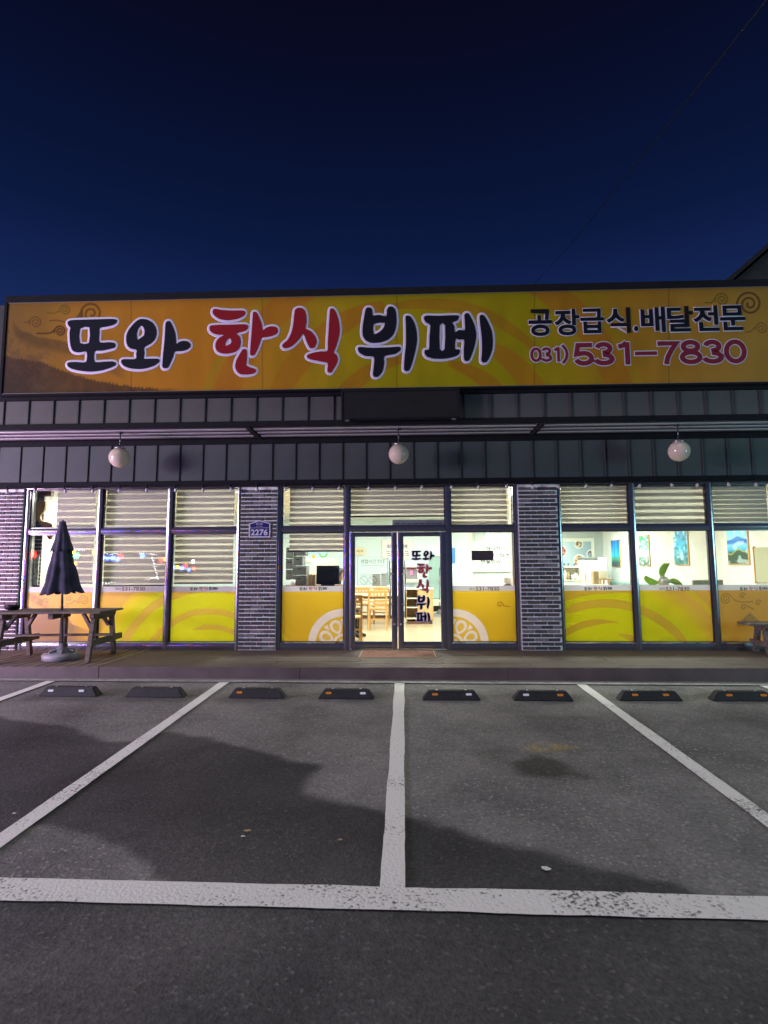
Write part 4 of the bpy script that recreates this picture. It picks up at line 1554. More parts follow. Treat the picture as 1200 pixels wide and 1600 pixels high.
# globe lamps on rods under the soffit
for k, (px, py, pr, lab) in enumerate(((186.5, 715, 17.6, 'unlit white globe lamp hanging over the windows on the left, above the closed parasol'),
                                       (623, 709.5, 15.8, 'unlit white globe lamp hanging above the glass entrance doors'),
                                       (1061, 705, 17.6, 'unlit white globe lamp hanging over the windows on the right, nearest the telephone number'))):
    YGp = -0.72
    c = at(px, py, YGp)
    t = thing('globe_lamp', lab, 'lamp', (c.x, YGp, c.z), 0, 'globe lamps under the overhang')
    r = 0.160
    zc = ZS - 0.03 - c.z
    MB().lathe([(0.001, -r)] + [(r * math.sin(a), -r * math.cos(a)) for a in np.linspace(0.12, math.pi - 0.42, 22)], 32).build('globe', M['globe'], t)
    MB().lathe([(0.085, r * .88), (0.085, r * .98), (0.06, r * 1.12), (0.016, r * 1.16)], 20).build('fitter', M['steel'], t)
    MB().tube([(0, 0, r * 1.1), (0, 0, zc)], 0.009, 8).build('rod', M['alu_dark'], t)
    MB().lathe([(0.045, zc - 0.02), (0.045, zc)], 16).build('ceiling_cap', M['alu_dark'], t)

# street-number plate on the pillar
YP = -0.085
b = px_box(388.5, 812.5, 422.5, 840, YP)
t = thing('address_plate', 'small blue house number plate reading 2276 on the brick pillar left of the entrance', 'address plate', ((b[0] + b[2]) / 2, YP, b[1]))
w2, h2 = (b[2] - b[0]) / 2, (b[3] - b[1])
MB().prism([(-w2, 0), (w2, 0), (w2, h2 * .80), (0, h2), (-w2, h2 * .80)], 'y', 0.0, 0.012).build('border', M['outline'], t)
e = 0.022
MB().prism([(-w2 + e, e), (w2 - e, e), (w2 - e, h2 * .80 - e * .3), (0, h2 - e * 1.05), (-w2 + e, h2 * .80 - e * .3)], 'y', -0.004, 0.002).build('plate', M['plate'], t)
mb = MB()
text_on(mb, '2276', -0.0065, (-w2 * .80, h2 * .12, w2 * .78, h2 * .47), 0, 0.03)
text_on(mb, '호국로', -0.0065, (-w2 * .32, h2 * .72, w2 * .30, h2 * .84), 0, 0.01)
mb.add([(x, -0.0065, z) for x, z in ((-w2 * .9, h2 * .545), (w2 * .9, h2 * .545), (w2 * .9, h2 * .56), (-w2 * .9, h2 * .56))], [(0, 1, 2, 3)])
mb.add([(x, -0.0065, z) for x, z in ((-w2 * .3, h2 * .64), (w2 * .28, h2 * .64), (w2 * .28, h2 * .655), (-w2 * .3, h2 * .655))], [(0, 1, 2, 3)])
mb.build('lettering', M['outline'], t)

# unlit festoon string pinned along the window heads
zf = at(600, 755.5, -0.16).z
t = thing('festoon_string', 'black cable of unlit bulbs strung along the tops of the windows', 'string lights', (0, -0.16, zf))
pts = []
bx = []
px = 12.0
while px < 1240:
    x = at(px, 757, -0.16).x
    bx.append(x)
    px += 43.0 + random.uniform(-2, 2)
for a, b in zip(bx[:-1], bx[1:]):
    for i in range(6):
        s = i / 6
        pts.append((a + (b - a) * s, random.uniform(-.004, .004), -0.028 * 4 * s * (1 - s)))
MB().tube(pts, 0.006, 5).build('cable', M['cable'], t)
sk = bl = None
for x in bx:
    if sk is None:
        sk = MB().lathe([(0.012, 0.012), (0.019, 0.004), (0.019, -0.040), (0.014, -0.046)], 8).build('socket', M['black'], t, (x, 0, 0))
        bl = MB().lathe([(0.010, -0.044), (0.020, -0.060), (0.028, -0.082), (0.024, -0.102), (0.010, -0.113), (0.001, -0.115)], 10).build('bulb', M['clear_bulb'], sk)
    else:
        o = sk.copy()
        COL.objects.link(o)
        o.location = (x, 0, random.uniform(-.006, .004))
        o.rotation_euler = (random.uniform(-.4, .4), random.uniform(-.4, .4), 0)
        p = bl.copy()
        COL.objects.link(p)
        p.parent = o

# doormat
c = atz(620, 1024.5)
t = tag(MB().box(-0.57, 0.57, -0.32, 0.32, 0.003, 0.018, 0, 0.004).build('doormat', M['mat'], None, (at(620, 1020).x + .02, -0.50, 0)), 'reddish brown doormat with a pale edge in front of the glass doors', 'doormat')
mb = MB()
for a in ((-.585, -.571, -.335, .335), (.571, .585, -.335, .335), (-.571, .571, -.335, -.321), (-.571, .571, .321, .335)):
    mb.box(*a, 0.003, 0.016, 0, .002)
mb.build('edging', M['mat_edge'], t)

# ------------------------------------------------------------------ picnic tables
def picnic_table(label, loc, rz):
    t = thing('picnic_table', label, 'picnic table', loc, rz)
    W = M['wood_grey']
    H = 0.73
    L, D = 1.56, 0.80     # along x, along y
    for i in range(5):
        y0 = -D / 2 + i * D / 5
        MB().box(-L / 2 - random.uniform(0, .01), L / 2 + random.uniform(0, .01), y0 + .003, y0 + D / 5 - .003, H - 0.030, H + random.uniform(-.002, .002), 0, .004).build('tabletop_plank', W, t)
    for s in (-1, 1):
        x = s * (L / 2 - 0.13)
        # top bearer, splayed legs, lower bearer
        MB().prism([(-D / 2 + .02, H - .036), (D / 2 - .02, H - .036), (D / 2 - .02, H - .085), (D / 2 - .07, H - .125), (-D / 2 + .07, H - .125), (-D / 2 + .02, H - .085)], 'x', x - .03, x + .03).build('bearer', W, t)
        for q in (-1, 1):
            MB().bar((x + .0, q * (D / 2 - .10), H - .126), (x + .0, q * (D / 2 + .03), 0.0), 0.062, 0.075, (0, 1, 0)).build('leg', W, t)
            MB().bar((x + s * -.03, q * (D / 2 - .115), H - .26), (x + s * -.17, q * (D / 2 - .14), H - .04), 0.045, 0.06, (0, 1, 0)).build('brace', W, t)
        MB().bar((x + .065, -D / 2 - .12, 0.285), (x + .065, D / 2 + .12, 0.285), 0.045, 0.09, (0, 0, 1)).build('lower_bearer', W, t)
    MB().box(-L / 2 - .05, L / 2 + .02, .02, .15, 0.332, 0.358, 0, .004).build('foot_plank', W, t)
    MB().box(-.04, .04, -.26, .26, H - .12, H - .036, 0, .006).build('centre_batten', W, t)
    MB().box(-.045, .045, .10, .18, 0.0, H - .122, 0, .006).build('centre_post', W, t)
    return t


picnic_table('weathered wooden picnic table on the deck at the left, beside the closed navy parasol', (-5.27, -0.95, 0.002), math.radians(5))
W = M['wood_grey']
t = thing('wooden_bench', 'dark low wooden bench cut by the frame on the right of the deck', 'bench', (6.10, -0.36, 0.002), math.radians(-3))
for k in range(3):
    MB().box(-.78, .78, -.19 + k * .128, -.19 + k * .128 + .122, .438, .472, 0, .004).build('seat_plank', W, t)
for x_ in (-.52, .52):
    MB().prism([(-.17, .437), (.17, .437), (.17, .40), (.12, .355), (-.12, .355), (-.17, .40)], 'x', x_ - .03, x_ + .03).build('bearer', W, t)
    for q in (-1, 1):
        MB().bar((x_, q * .10, .354), (x_, q * .19, 0), .07, .075, (0, 1, 0)).build('leg', W, t)
    MB().bar((x_ - .05, -.22, .16), (x_ - .05, .22, .16), .035, .08).build('cross_rail', W, t)
    MB().bar((x_ + .04 * (1 if x_ < 0 else -1), 0, .20), (x_ * .35, 0, .43), .05, .06, (0, 1, 0)).build('brace', W, t)

# dark bowl on the left table
c = at(20, 955, -1.0)
bo = MB().lathe([(0.05, 0), (0.09, 0.01), (0.105, 0.05), (0.11, 0.072), (0.10, 0.074), (0.085, 0.03), (0.001, 0.02)], 20).build('ashtray_bowl', M['black'], None, (at(19, 950, -0.98).x, -0.98, 0.735))
tag(bo, 'small black bowl standing on the left picnic table', 'bowl')

# ------------------------------------------------------------------ parasol
bp_ = (-5.16, -1.02, 0.0)
um = thing('parasol', 'closed navy parasol in a grey plastic base, standing through the left picnic table', 'parasol', bp_)
tipv = at(98, 812, -1.02) - Vector(bp_)
axis = tipv.normalized()
MB().lathe([(0.235, 0.0), (0.262, 0.012), (0.268, 0.07), (0.255, 0.098), (0.16, 0.11), (0.10, 0.125), (0.085, 0.175), (0.045, 0.19), (0.042, 0.24), (0.03, 0.245)], 28).build('base', M['grey_plastic'], um)
mb = MB()
for k in range(6):
    a = k * math.pi / 3
    mb.bar((0.08 * math.cos(a), 0.08 * math.sin(a), 0.15), (0.19 * math.cos(a), 0.19 * math.sin(a), 0.118), 0.03, 0.035)
mb.build('base_rib', M['grey_plastic'], um)
MB().tube([(0.04, -.01, .215), (0.085, -.02, .215)], 0.008, 6).tube([(.085, -.02, .19), (.085, -.02, .24)], .010, 6).build('clamp_knob', M['black'], um)
MB().tube([(0, 0, 0.1), axis * (tipv.length * .55), axis * (tipv.length - 0.02)], 0.018, 10).build('pole', M['alu'], um)


def canopy(z_top, z_bot, r_top, r_bot, nfold, depth, hem, seed):
    n = nfold * 8
    rows = 18
    vs, fs = [], []
    s = axis.cross(Vector((0, 1, 0))).normalized()
    u = s.cross(axis)
    for j in range(rows + 1):
        t = j / rows
        rr = r_top + (r_bot - r_top) * (0.75 * t + 0.25 * t ** 2.2)
        for k in range(n):
            a = 2 * math.pi * k / n
            f = math.cos(a * nfold + 0.6 * math.sin(a * 2 + seed))
            q = rr * (1 + depth * t ** 0.6 * f + 0.10 * noise.noise(Vector((math.cos(a) * 2, math.sin(a) * 2, t * 5 + seed))))
            z = z_top + (z_bot - z_top) * t - (hem * (0.5 - 0.5 * f) if j == rows else hem * .4 * (0.5 - .5 * f) * t)
            p = axis * z + s * (q * math.cos(a)) + u * (q * math.sin(a))
            vs.append(p)
    for j in range(rows):
        for k in range(n):
            fs.append((j * n + k, j * n + (k + 1) % n, (j + 1) * n + (k + 1) % n, (j + 1) * n + k))
    fs.append(tuple(range(n))[::-1])
    return vs, fs


Z1 = tipv.length
vs, fs = canopy(Z1 - 0.42, 1.0 - 0.03, 0.115, 0.265, 8, 0.17, -0.05, 2)
MB().add(vs, fs, 0, True).build('canopy', M['navy'], um)
vs, fs = canopy(Z1 - 0.03, Z1 - 0.50, 0.045, 0.150, 8, 0.11, -0.04, 5)
MB().add(vs, fs, 0, True).build('canopy_cap', M['navy'], um)
MB().lathe([(0.012, 0), (0.02, 0.02), (0.018, 0.035), (0.001, 0.045)], 10).build('finial', M['grey_plastic'], um, tuple(axis * (Z1 - 0.04)))

# ------------------------------------------------------------------ wheel stops
stops = [  # px left, right, bottom, reflectors (offset px, colour), label
    (58, 152, 1089, ((77, 'w'), (126, 'w')), 'black rubber wheel stop with two white reflectors, leftmost in the row'),
    (193, 287, 1090.5, (), 'plain black wheel stop without reflectors'),
    (355, 445, 1092, ((373, 'o'),), 'black wheel stop with a single orange reflector'),
    (496, 585, 1093, ((513, 'o'), (567, 'w')), 'black wheel stop left of the middle line, one orange and one white reflector'),
    (660, 752, 1095, ((680, 'o'), (733, 'w')), 'black wheel stop right of the middle line, one orange and one white reflector'),
    (803, 897, 1096, ((823, 'w'), (876, 'o')), 'black wheel stop with its white reflector on the left and orange on the right'),
    (969, 1068, 1096, ((994, 'o'), (1042, 'o')), 'black wheel stop with two orange reflectors, right of the last slanting line'),
    (1116, 1211, 1096.5, ((1142, 'o'), (1195, 'o')), 'black wheel stop with two orange reflectors cut by the right edge'),
]
for (l, r, bt, refl, lab) in stops:
    A, B = atg(l, bt), atg(r, bt)
    cx, cy = (A.x + B.x) / 2, (A.y + B.y) / 2
    L = (B.x - A.x)
    yaw = random.uniform(-.02, .02)
    t = thing('wheel_stop', lab, 'wheel stop', (cx, cy, gz(cx, cy) + 0.004), yaw, 'wheel stops at the heads of the stalls')
    hw, ch, H = L / 2, 0.075, 0.105
    D = 0.15
    bm = bmesh.new()
    vb = [bm.verts.new(p) for p in ((-hw, 0, 0), (hw, 0, 0), (hw, D, 0), (-hw, D, 0), (-hw + ch, 0.03, H), (hw - ch, 0.03, H), (hw - ch, D - .03, H), (-hw + ch, D - .03, H))]
    for f in ((3, 2, 1, 0), (4, 5, 6, 7), (0, 1, 5, 4), (1, 2, 6, 5), (2, 3, 7, 6), (3, 0, 4, 7)):
        bm.faces.new([vb[i] for i in f])
    bmesh.ops.bevel(bm, geom=list(bm.edges), offset=0.008, segments=2, affect='EDGES')
    me = bpy.data.meshes.new('body')
    bm.to_mesh(me)
    bm.free()
    me.materials.append(M['rubber'])
    link(bpy.data.objects.new('body', me), t)
    for px, col in refl:
        x = (px - (l + r) / 2) / (r - l) * L
        zz = 0.066
        yy = 0.03 * zz / H - 0.002
        mb = MB()
        poly = []
        for a in range(0, 360, 30):
            q = math.radians(a)
            poly.append((x + math.copysign(0.022, math.cos(q)) + 0.013 * math.cos(q), zz + 0.013 * math.sin(q)))
        mb.prism(poly, 'y', yy - 0.006, yy + 0.012)
        mb.build('reflector', M['white_reflector' if col == 'w' else 'orange_reflector'], t)
    mb = MB()
    for x in (-hw * .5, hw * .5):
        mb.lathe([(0.014, 0.0), (0.014, 0.006), (0.008, 0.009)], 8, (x, D / 2, H - 0.003))
    mb.build('bolt', M['steel'], t)

# ================================================================== BEYOND
A = at(832, 446, 10)
Bq = at(1095, 130, -3)
cb = MB().tube([A + (Bq - A) * s - Vector((0, 0, 0.5 * 4 * s * (1 - s) * .2)) for s in np.linspace(-.3, 1.6, 20)], 0.009, 5).build('overhead_cable', M['cable'])
tag(cb, 'thin black cable slanting across the night sky', 'cable')

YN = 16.0
a0, a1 = at(1144, 437, YN), at(1200, 388, YN)
sl = (a1.z - a0.z) / (a1.x - a0.x)
nb = thing('neighbouring_house', 'dark gabled building whose roof slope rises behind the right end of the signboard', 'building', (0, YN, 0))
xa, za = a0.x - 1.2, a0.z - 1.2 * sl
xr = xa + 6.5
zr = za + 6.5 * sl
MB().prism([(xa + .5, -0.4), (2 * xr - xa - .5, -0.4), (2 * xr - xa - .5, za + .5 * sl - .15), (xr, zr - .15), (xa + .5, za + .5 * sl - .15)], 'y', 0.25, 9).build('wall', M['house'], nb)
MB().prism([(xa, za), (xr, zr), (xr, zr + .25), (xa, za + .25)], 'y', 0, 9.3).build('roof', M['roof'], nb)
MB().prism([(2 * xr - xa, za), (xr, zr), (xr, zr + .25), (2 * xr - xa, za + .25)], 'y', 0, 9.3).build('roof', M['roof'], nb)

# ================================================================== BLINDS (zebra roller blinds inside the glass)
YBL = 0.125


def blind(px0, px1, py0, py1, pitch, duty, label, phase=0.0):
    b = px_box(px0, py0, px1, py1, YBL)
    t = thing('roller_blind', label, 'blind', (b[0], YBL, b[3]), 0, 'striped roller blinds')
    w, h = b[2] - b[0], b[3] - b[1]
    MB().box(0, w, 0.004, 0.009, -h, 0).build('sheer', M['sheer'], t)
    z = -phase * pitch
    m0 = None
    while z > -h + 0.01:
        zb = max(z - pitch * duty, -h)
        if z - zb > .012:
            if m0 is None and zb > -h:
                m0 = MB().box(0.0, w, -0.003, 0.001, -pitch * duty, 0).build('band', M['blind'], t, (0, 0, z))
            elif m0 is not None and zb > -h:
                o = m0.copy()
                COL.objects.link(o)
                o.location = (0, random.uniform(-.001, .001), z)
            else:
                MB().box(0.0, w, -0.003, 0.001, zb - z, 0).build('band', M['blind'], t, (0, 0, z))
        z -= pitch
    MB().box(-0.004, w + .004, -0.010, 0.014, -h - 0.028, -h, 0, .005).build('bottom_bar', M['alu_dark'], t)
    MB().box(-0.004, w + .004, -0.03, 0.05, -0.02, 0.05, 0, .01).build('head_box', M['alu_dark'], t)
    return t


blind(83, 151, 758, 910, .112, .70, 'striped roller blind behind the parasol, leaving a gap by the brick column', .2)
blind(161, 263, 758, 914, .112, .74, 'full length striped roller blind in the second window from the left', .5)
blind(272, 367, 758, 910, .104, .66, 'full length striped roller blind in the third window, beside the address plate pillar', .1)
blind(452, 538, 758, 860, .092, .64, 'striped roller blind half lowered over the black box left of the doors', .3)
blind(547, 697, 758, 806, .082, .74, 'short wide striped blind across the light above the doors', .2)
blind(705, 791, 758, 822, .088, .66, 'short striped blind in the window right of the doors', .0)
blind(878, 983, 758, 820, .076, .76, 'short striped blind above the food poster', .4)
blind(989, 1104, 758, 820, .112, .55, 'bright short striped blind above the green fan', .1)
blind(1111, 1196, 758, 826, .076, .78, 'short striped blind above the lake picture at the right edge', .3)

# ================================================================== INTERIOR LIGHT
lamps = [(-5.6, 1.3, 'over the first window on the left'), (-5.6, 5.4, 'far back on the left'), (-3.2, 1.3, 'over the third window'), (-2.6, 5.4, 'behind the pile of crates'), (-1.0, 1.2, 'over the black till screen'), (0.0, 3.0, 'over the dining table by the doors'), (0.2, 5.6, 'over the service counter'), (1.4, 1.3, 'over the window right of the doors'),
         (3.0, 1.3, 'over the window beside the right pillar'), (3.4, 6.0, 'in the middle of the right hand room'), (3.6, 9.2, 'in front of the food poster'), (5.0, 1.3, 'over the green fan'), (5.6, 7.8, 'before the blue painting')]
for k, (x, y, wh) in enumerate(lamps):
    t = thing('downlight', 'round lit ceiling downlight ' + wh, 'downlight', (x, y, 2.858), 0, 'lit downlights in the restaurant ceiling')
    MB().lathe([(0.10, -0.012), (0.12, -0.006), (0.12, 0.0)], 20).build('rim', M['white'], t)
    MB().lathe([(0.001, -0.0135), (0.085, -0.0135)], 20).build('diffuser', M['downlight'], t)
    ld = bpy.data.lights.new('downlight_lamp', 'AREA')
    ld.shape, ld.size = 'DISK', 0.5
    ld.energy = (98 if x < 2.5 else 88) if y < 1.5 else (66 if x < 2.5 else 150)
    ld.color = (0.98, 1.0, 0.88) if x < 2.5 else (0.92, 1.0, 0.88)
    lo = bpy.data.objects.new('downlight_lamp', ld)
    COL.objects.link(lo)
    lo.location = (x, y, 2.83)


def atx(px, py, X):
    d = ray(px, py)
    t = (X - CAM[0]) / d.x
    return Vector((X, CAM[1] + d.y * t, CAM[2] + d.z * t))


# ================================================================== INTERIOR, RIGHT HAND ROOM
def paint_falls(u, v):
    c = ramp(v, [(0, (40, 120, 150)), (.5, (60, 170, 210)), (1, (70, 120, 110))])
    n = vnoise(u * 60, v * 140, 9, 11)
    c = blend(c, smoothstep(.5, .8, vnoise(u * 90, v * 40, 10, 4)) * .8, (200, 235, 245))
    return blend(c, smoothstep(.55, .8, n) * .6, (20, 70, 60))


def paint_stripes(u, v):
    c = ramp(v, [(0, (20, 110, 190)), (.55, (40, 180, 230)), (.7, (70, 170, 120)), (.85, (60, 90, 80)), (1, (90, 100, 95))])
    return blend(c, smoothstep(.5, .75, vnoise(u * 80, v * 8, 8, 21)) * .5, (10, 60, 120))


def paint_garden(u, v):
    c = ramp(v, [(0, (90, 170, 120)), (.4, (110, 190, 150)), (.55, (200, 220, 215)), (.75, (120, 140, 130)), (1, (90, 100, 90))])
    n = vnoise(u * 70, v * 160, 9, 31)
    c = blend(c, smoothstep(.55, .75, n) * .7, (230, 240, 240))
    return blend(c, (1 - smoothstep(.2, .4, n)) * .7, (20, 110, 50))


def paint_lake(u, v):
    c = ramp(v, [(0, (110, 200, 235)), (.28, (150, 220, 240)), (.34, (40, 110, 190)), (.45, (120, 190, 225)), (.6, (50, 160, 205)), (.68, (40, 80, 50)), (1, (24, 50, 34))])
    hill = .30 - .10 * np.exp(-((u - .55) / .25) ** 2)
    c = blend(c, smoothstep(hill - .02, hill + .01, v) * (1 - smoothstep(.38, .44, v)) * .9, (26, 96, 176))
    sh = .66 - .10 * u + .05 * np.sin(u * 9)
    c = blend(c, smoothstep(sh, sh + .03, v) * .95, (34, 66, 34))
    c = blend(c, (1 - smoothstep(.0, .03, np.abs(v - sh - .03))) * .8, (190, 190, 40))
    return blend(c, smoothstep(.55, .7, vnoise(u * 40, v * 60, 8, 41)) * .4, (220, 240, 245))


for (x0, x1, y0, y1, y0r, y1r, fn, lab) in ((955.5, 968.5, 845, 886, 844.5, 886.5, paint_stripes, 'tall narrow blue painting on the restaurant wall, farthest from the windows'),
                                            (998, 1014, 838, 885, 837, 886, paint_garden, 'tall pale green garden painting on the bright restaurant wall'),
                                            (1053, 1074.5, 831, 883, 829.5, 884, paint_falls, 'tall turquoise waterfall painting behind the green fan'),
                                            (1137, 1168, 829, 882, 826, 883, paint_lake, 'wide painting of a blue lake and dark hills on the bright wall')):
    X = XR - 0.03
    A, Bq = atx(x0, (y0 + y1) / 2, X), atx(x1, (y0r + y1r) / 2, X)
    z0, z1 = atx(x0, y1, X).z, atx(x0, y0, X).z
    t = thing('framed_painting', lab, 'painting', (X, (A.y + Bq.y) / 2, z0), 0, 'paintings on the right wall')
    hw, h = (A.y - Bq.y) / 2, z1 - z0
    print_sheet('canvas', [(-0.006, hw, 0.015), (-0.006, -hw, 0.015), (-0.006, -hw, h), (-0.006, hw, h)], 30, 60, fn, M['poster'], t, False)
    MB().box(-0.004, 0.028, -hw - .02, hw + .02, -0.005, h + .02, 0, .004).build('frame', M['pine'], t)
    # picture lamp above
    sp = bpy.data.lights.new('picture_lamp', 'SPOT')
    sp.energy, sp.color, sp.spot_size, sp.spot_blend, sp.shadow_soft_size = 60, (0.62, 0.96, 1.0), math.radians(62), 0.8, 0.05
    so = bpy.data.objects.new('picture_lamp', sp)
    COL.objects.link(so)
    so.location = (X - 0.75, (A.y + Bq.y) / 2, 2.80)
    so.rotation_euler = (Vector((X, (A.y + Bq.y) / 2, z0 + h * .4)) - so.location).to_track_quat('-Z', 'Y').to_euler()
    q = thing('spotlight', 'small cream ceiling spotlight aimed at the ' + lab.split(' painting')[0].replace('tall ', '').replace('wide ', '') + ' painting' + (' of the lake' if 'lake' in lab else ''), 'spotlight', so.location, 0, 'ceiling spotlights over the paintings')
    MB().tube([(0, 0, 0.055), (0, 0, 0.02)], 0.03, 10).build('mount', M['cream'], q)
    dv = (Vector((X, 0, z0 + h * .4)) - Vector((so.location.x, 0, 2.8))).normalized()
    MB().tube([-dv * .12, -dv * .02], 0.04, 12, radii=[.03, .045]).build('head', M['cream'], q)


def food_poster(u, v):
    c = ramp(u, [(0, (206, 226, 232)), (.5, (176, 198, 206)), (1, (150, 170, 178))])
    n = vnoise(u * 120, v * 80, 5, 51)

    def bowl(c, cx, cy, r, col, asp=1.5):
        d = np.hypot((u - cx) * asp, v - cy)
        c = blend(c, 1 - smoothstep(r, r + .02, d), (238, 240, 236))
        k = 1 - smoothstep(r * .82, r * .86, d)
        c = blend(c, k, col)
        c = blend(c, k * smoothstep(.5, .7, n), (230, 190, 140))
        return blend(c, k * (1 - smoothstep(.25, .4, n)) * .8, (120, 50, 30))
    c = bowl(c, .16, .38, .24, (236, 140, 100))
    c = bowl(c, .66, .76, .25, (206, 150, 100))
    c = bowl(c, .66, .10, .17, (130, 140, 120))
    c = bowl(c, .98, .5, .17, (150, 170, 180))
    for k, x in enumerate((.14, .24, .35, .52, .6)):
        c = blend(c, (np.abs(u - x) < .022) * (np.abs(v - .9) < .045) * .8, (70, 60, 56))
    return c


YW = 10.62
b = px_box(868, 846, 923, 886, YW)
t = thing('food_poster', 'large pale poster of bowls of food in a cream frame on the grey wall', 'poster', (b[0], YW, b[1]))
w2, h2 = b[2] - b[0], b[3] - b[1]
print_sheet('sheet', [(0, -.03, 0), (w2, -.03, 0), (w2, -.03, h2), (0, -.03, h2)], 110, 80, food_poster, M['poster'], t, False)
e = 0.12
MB().box(-e, w2 + e, -.026, 0.016, -e, h2 + e, 0, .01).build('frame', M['cream'], t)

c = atz(891, 935, 0)
b = px_box(873, 886.5, 908, 906, 8.6)
t = thing('wall_shelf', 'pale shelf unit of white cups under the food poster', 'shelf', (b[0], 8.6, b[1]))
w2, h2 = b[2] - b[0], b[3] - b[1]
MB().box(0, w2, 0, .35, -.03, 0).box(0, w2, 0, .35, h2, h2 + .03).box(-.03, 0, 0, .35, -.03, h2 + .03).box(w2, w2 + .03, 0, .35, -.03, h2 + .03).box(0, w2, .33, .35, 0, h2).build('case', M['cream'], t)
for k, (f, hh, m) in enumerate(((.12, .6, 'cream'), (.34, .8, 'cream'), (.48, .75, 'card'), (.68, .4, 'white'), (.82, .55, 'white'), (.9, .3, 'white'))):
    MB().lathe([(.05, 0), (.06, hh * h2 * .6), (.05, hh * h2), (.001, hh * h2)], 10, (w2 * f, .15, 0)).build('cup_stack', M[m], t)
MB().box(0, w2, .02, .30, -1.1, -.03).build('cabinet', M['wall_gray'], t)


def fridge(px0, px1, py0, Y, label, m='cream', dep=.6, base=0.0, doors=2):
    b = px_box(px0, py0, px1, 910, Y)
    t = thing('refrigerator', label, 'refrigerator', (b[0], Y, base))
    w, h = b[2] - b[0], b[3] - base
    MB().box(0, w, .03, dep, 0, h, 0, .012).build('body', M[m], t)
    MB().box(.004, w - .004, 0, .028, .05, h * .56, 0, .01).build('door', M[m], t)
    MB().box(.004, w - .004, 0, .028, h * .575, h - .01, 0, .01).build('door', M[m], t)
    MB().box(.03, .05, -.03, 0.0, h * .35, h * .54).box(.03, .05, -.03, 0, h * .6, h * .75).build('handle', M['steel'], t)
    return t


fridge(913, 934, 875, 8.2, 'cream refrigerator with a grey top right of the food poster')
MB_top = px_box(912.5, 872, 934.5, 875, 8.18)
t = tag(MB().box(0, MB_top[2] - MB_top[0], 0, .62, 0.004, .11, 0, .01).build('storage_tray', M['grey_tub'], None, (MB_top[0], 8.2, MB_top[1] - .02)), 'flat grey tray lying on top of the cream refrigerator', 'tray')
fridge(933.5, 948, 871, 9.2, 'slim white refrigerator standing behind the cream one', 'white')
b = px_box(938, 889, 953, 913, 6.4)
t = thing('stool_table', 'small side table carrying a cream box by the green bench', 'table', (b[0], 6.4, 0))
zt = at(945, 904.5, 6.4).z
MB().box(-.05, b[2] - b[0] + .05, 0, .5, zt - .03, zt, 0, .005).build('tabletop', M['counter'], t)
for x in (0.03, b[2] - b[0] - .03):
    for y in (.05, .45):
        MB().box(x - .02, x + .02, y - .02, y + .02, 0, zt - .03).build('leg', M['counter'], t)
zt2 = at(945, 891, 6.4).z
tag(MB().box(0, b[2] - b[0] - .04, .08, .42, 0.001, zt2 - zt, 0, .012).build('storage_box', M['cream'], None, (b[0], 6.4, zt)), 'cream box standing on the small side table', 'box')
tag(MB().box(0, .16, 0, .2, 0, .36, 0, .02).build('paper_bag', M['card'], None, (at(927, 905, 6.0).x, 6.0, at(927, 913, 6.0).z)), 'brown paper bag standing in front of the cream refrigerator', 'bag')
sb = at(927, 913, 6.0)
t = thing('low_cabinet', 'low pale cabinet under the paper bag', 'cabinet', (at(912, 910, 6.0).x, 5.9, 0))
MB().box(0, .66, 0, .5, 0, sb.z - .012, 0, .006).build('body', M['cream'], t)
MB().box(.01, .325, -.018, -.001, .05, sb.z - .04, 0, .004).build('door', M['cream'], t)
MB().box(.335, .65, -.018, -.001, .05, sb.z - .04, 0, .004).build('door', M['cream'], t)

# bench along the right wall
zb1 = atx(1010, 911, XR - .06).z
t = thing('booth_bench', 'long grey green upholstered bench along the bright right wall', 'bench', (XR - .02, 6.5, 0))
MB().box(-.12, -.01, -4.6, 4.0, .46, zb1, 0, .03).build('backrest', M['teal_seat'], t)
MB().box(-.55, -.125, -4.6, 4.0, .36, .47, 0, .03).build('seat', M['teal_seat'], t)
MB().box(-.52, -.02, -4.6, 4.0, 0, .355).build('plinth', M['counter'], t)
# sliding panel on the right wall
A, Bq = atx(1181, 880, XR - .02), atx(1201, 880, XR - .02)
t = thing('wall_panel', 'plain khaki panel on the bright wall at the right edge', 'panel', (XR - .02, (A.y + Bq.y) / 2, atx(1181, 910, XR - .02).z))
hh = atx(1181, 856, XR - .02).z - atx(1181, 910, XR - .02).z
MB().box(-.02, .015, -(A.y - Bq.y) / 2 - .5, (A.y - Bq.y) / 2, 0, hh, 0, .005).build('board', M['khaki'], t)
MB().box(-.035, .015, (A.y - Bq.y) / 2 + .001, (A.y - Bq.y) / 2 + .03, -.02, hh + .03, 0, .004).build('edge_rail', M['pine'], t)

# green fan by the window
YF = 0.42
c = at(1037, 909, YF)
fan = thing('electric_fan', 'electric fan with leaf green blades behind the yellow film of the right windows', 'fan', (c.x, YF, c.z))
R = at(1073, 909, YF).x - c.x
for k in range(4):
    a0 = math.radians(100 + 90 * k)
    mb = MB()
    vs, fs = [], []
    for i in range(9):
        t_ = i / 8
        rr = R * (.14 + .72 * t_)
        sweep = -.42 * t_ ** 1.5
        wdt = .34 * math.sin(math.pi * min(1, .16 + .72 * t_)) + .05
        for j in range(5):
            s = (j / 4 - .5)
            a = a0 + sweep + s * wdt * 1.9 * (.6 + .4 * (1 - t_))
            vs.append((rr * math.cos(a), .02 + s * .05 - .02 * t_, rr * math.sin(a)))
    for i in range(8):
        for j in range(4):
            fs.append((i * 5 + j, i * 5 + j + 1, (i + 1) * 5 + j + 1, (i + 1) * 5 + j))
    mb.add(vs, fs, 0, True)
    o = mb.build('blade', M['green'], fan)
    md = o.modifiers.new('thickness', 'SOLIDIFY')
    md.thickness = 0.006
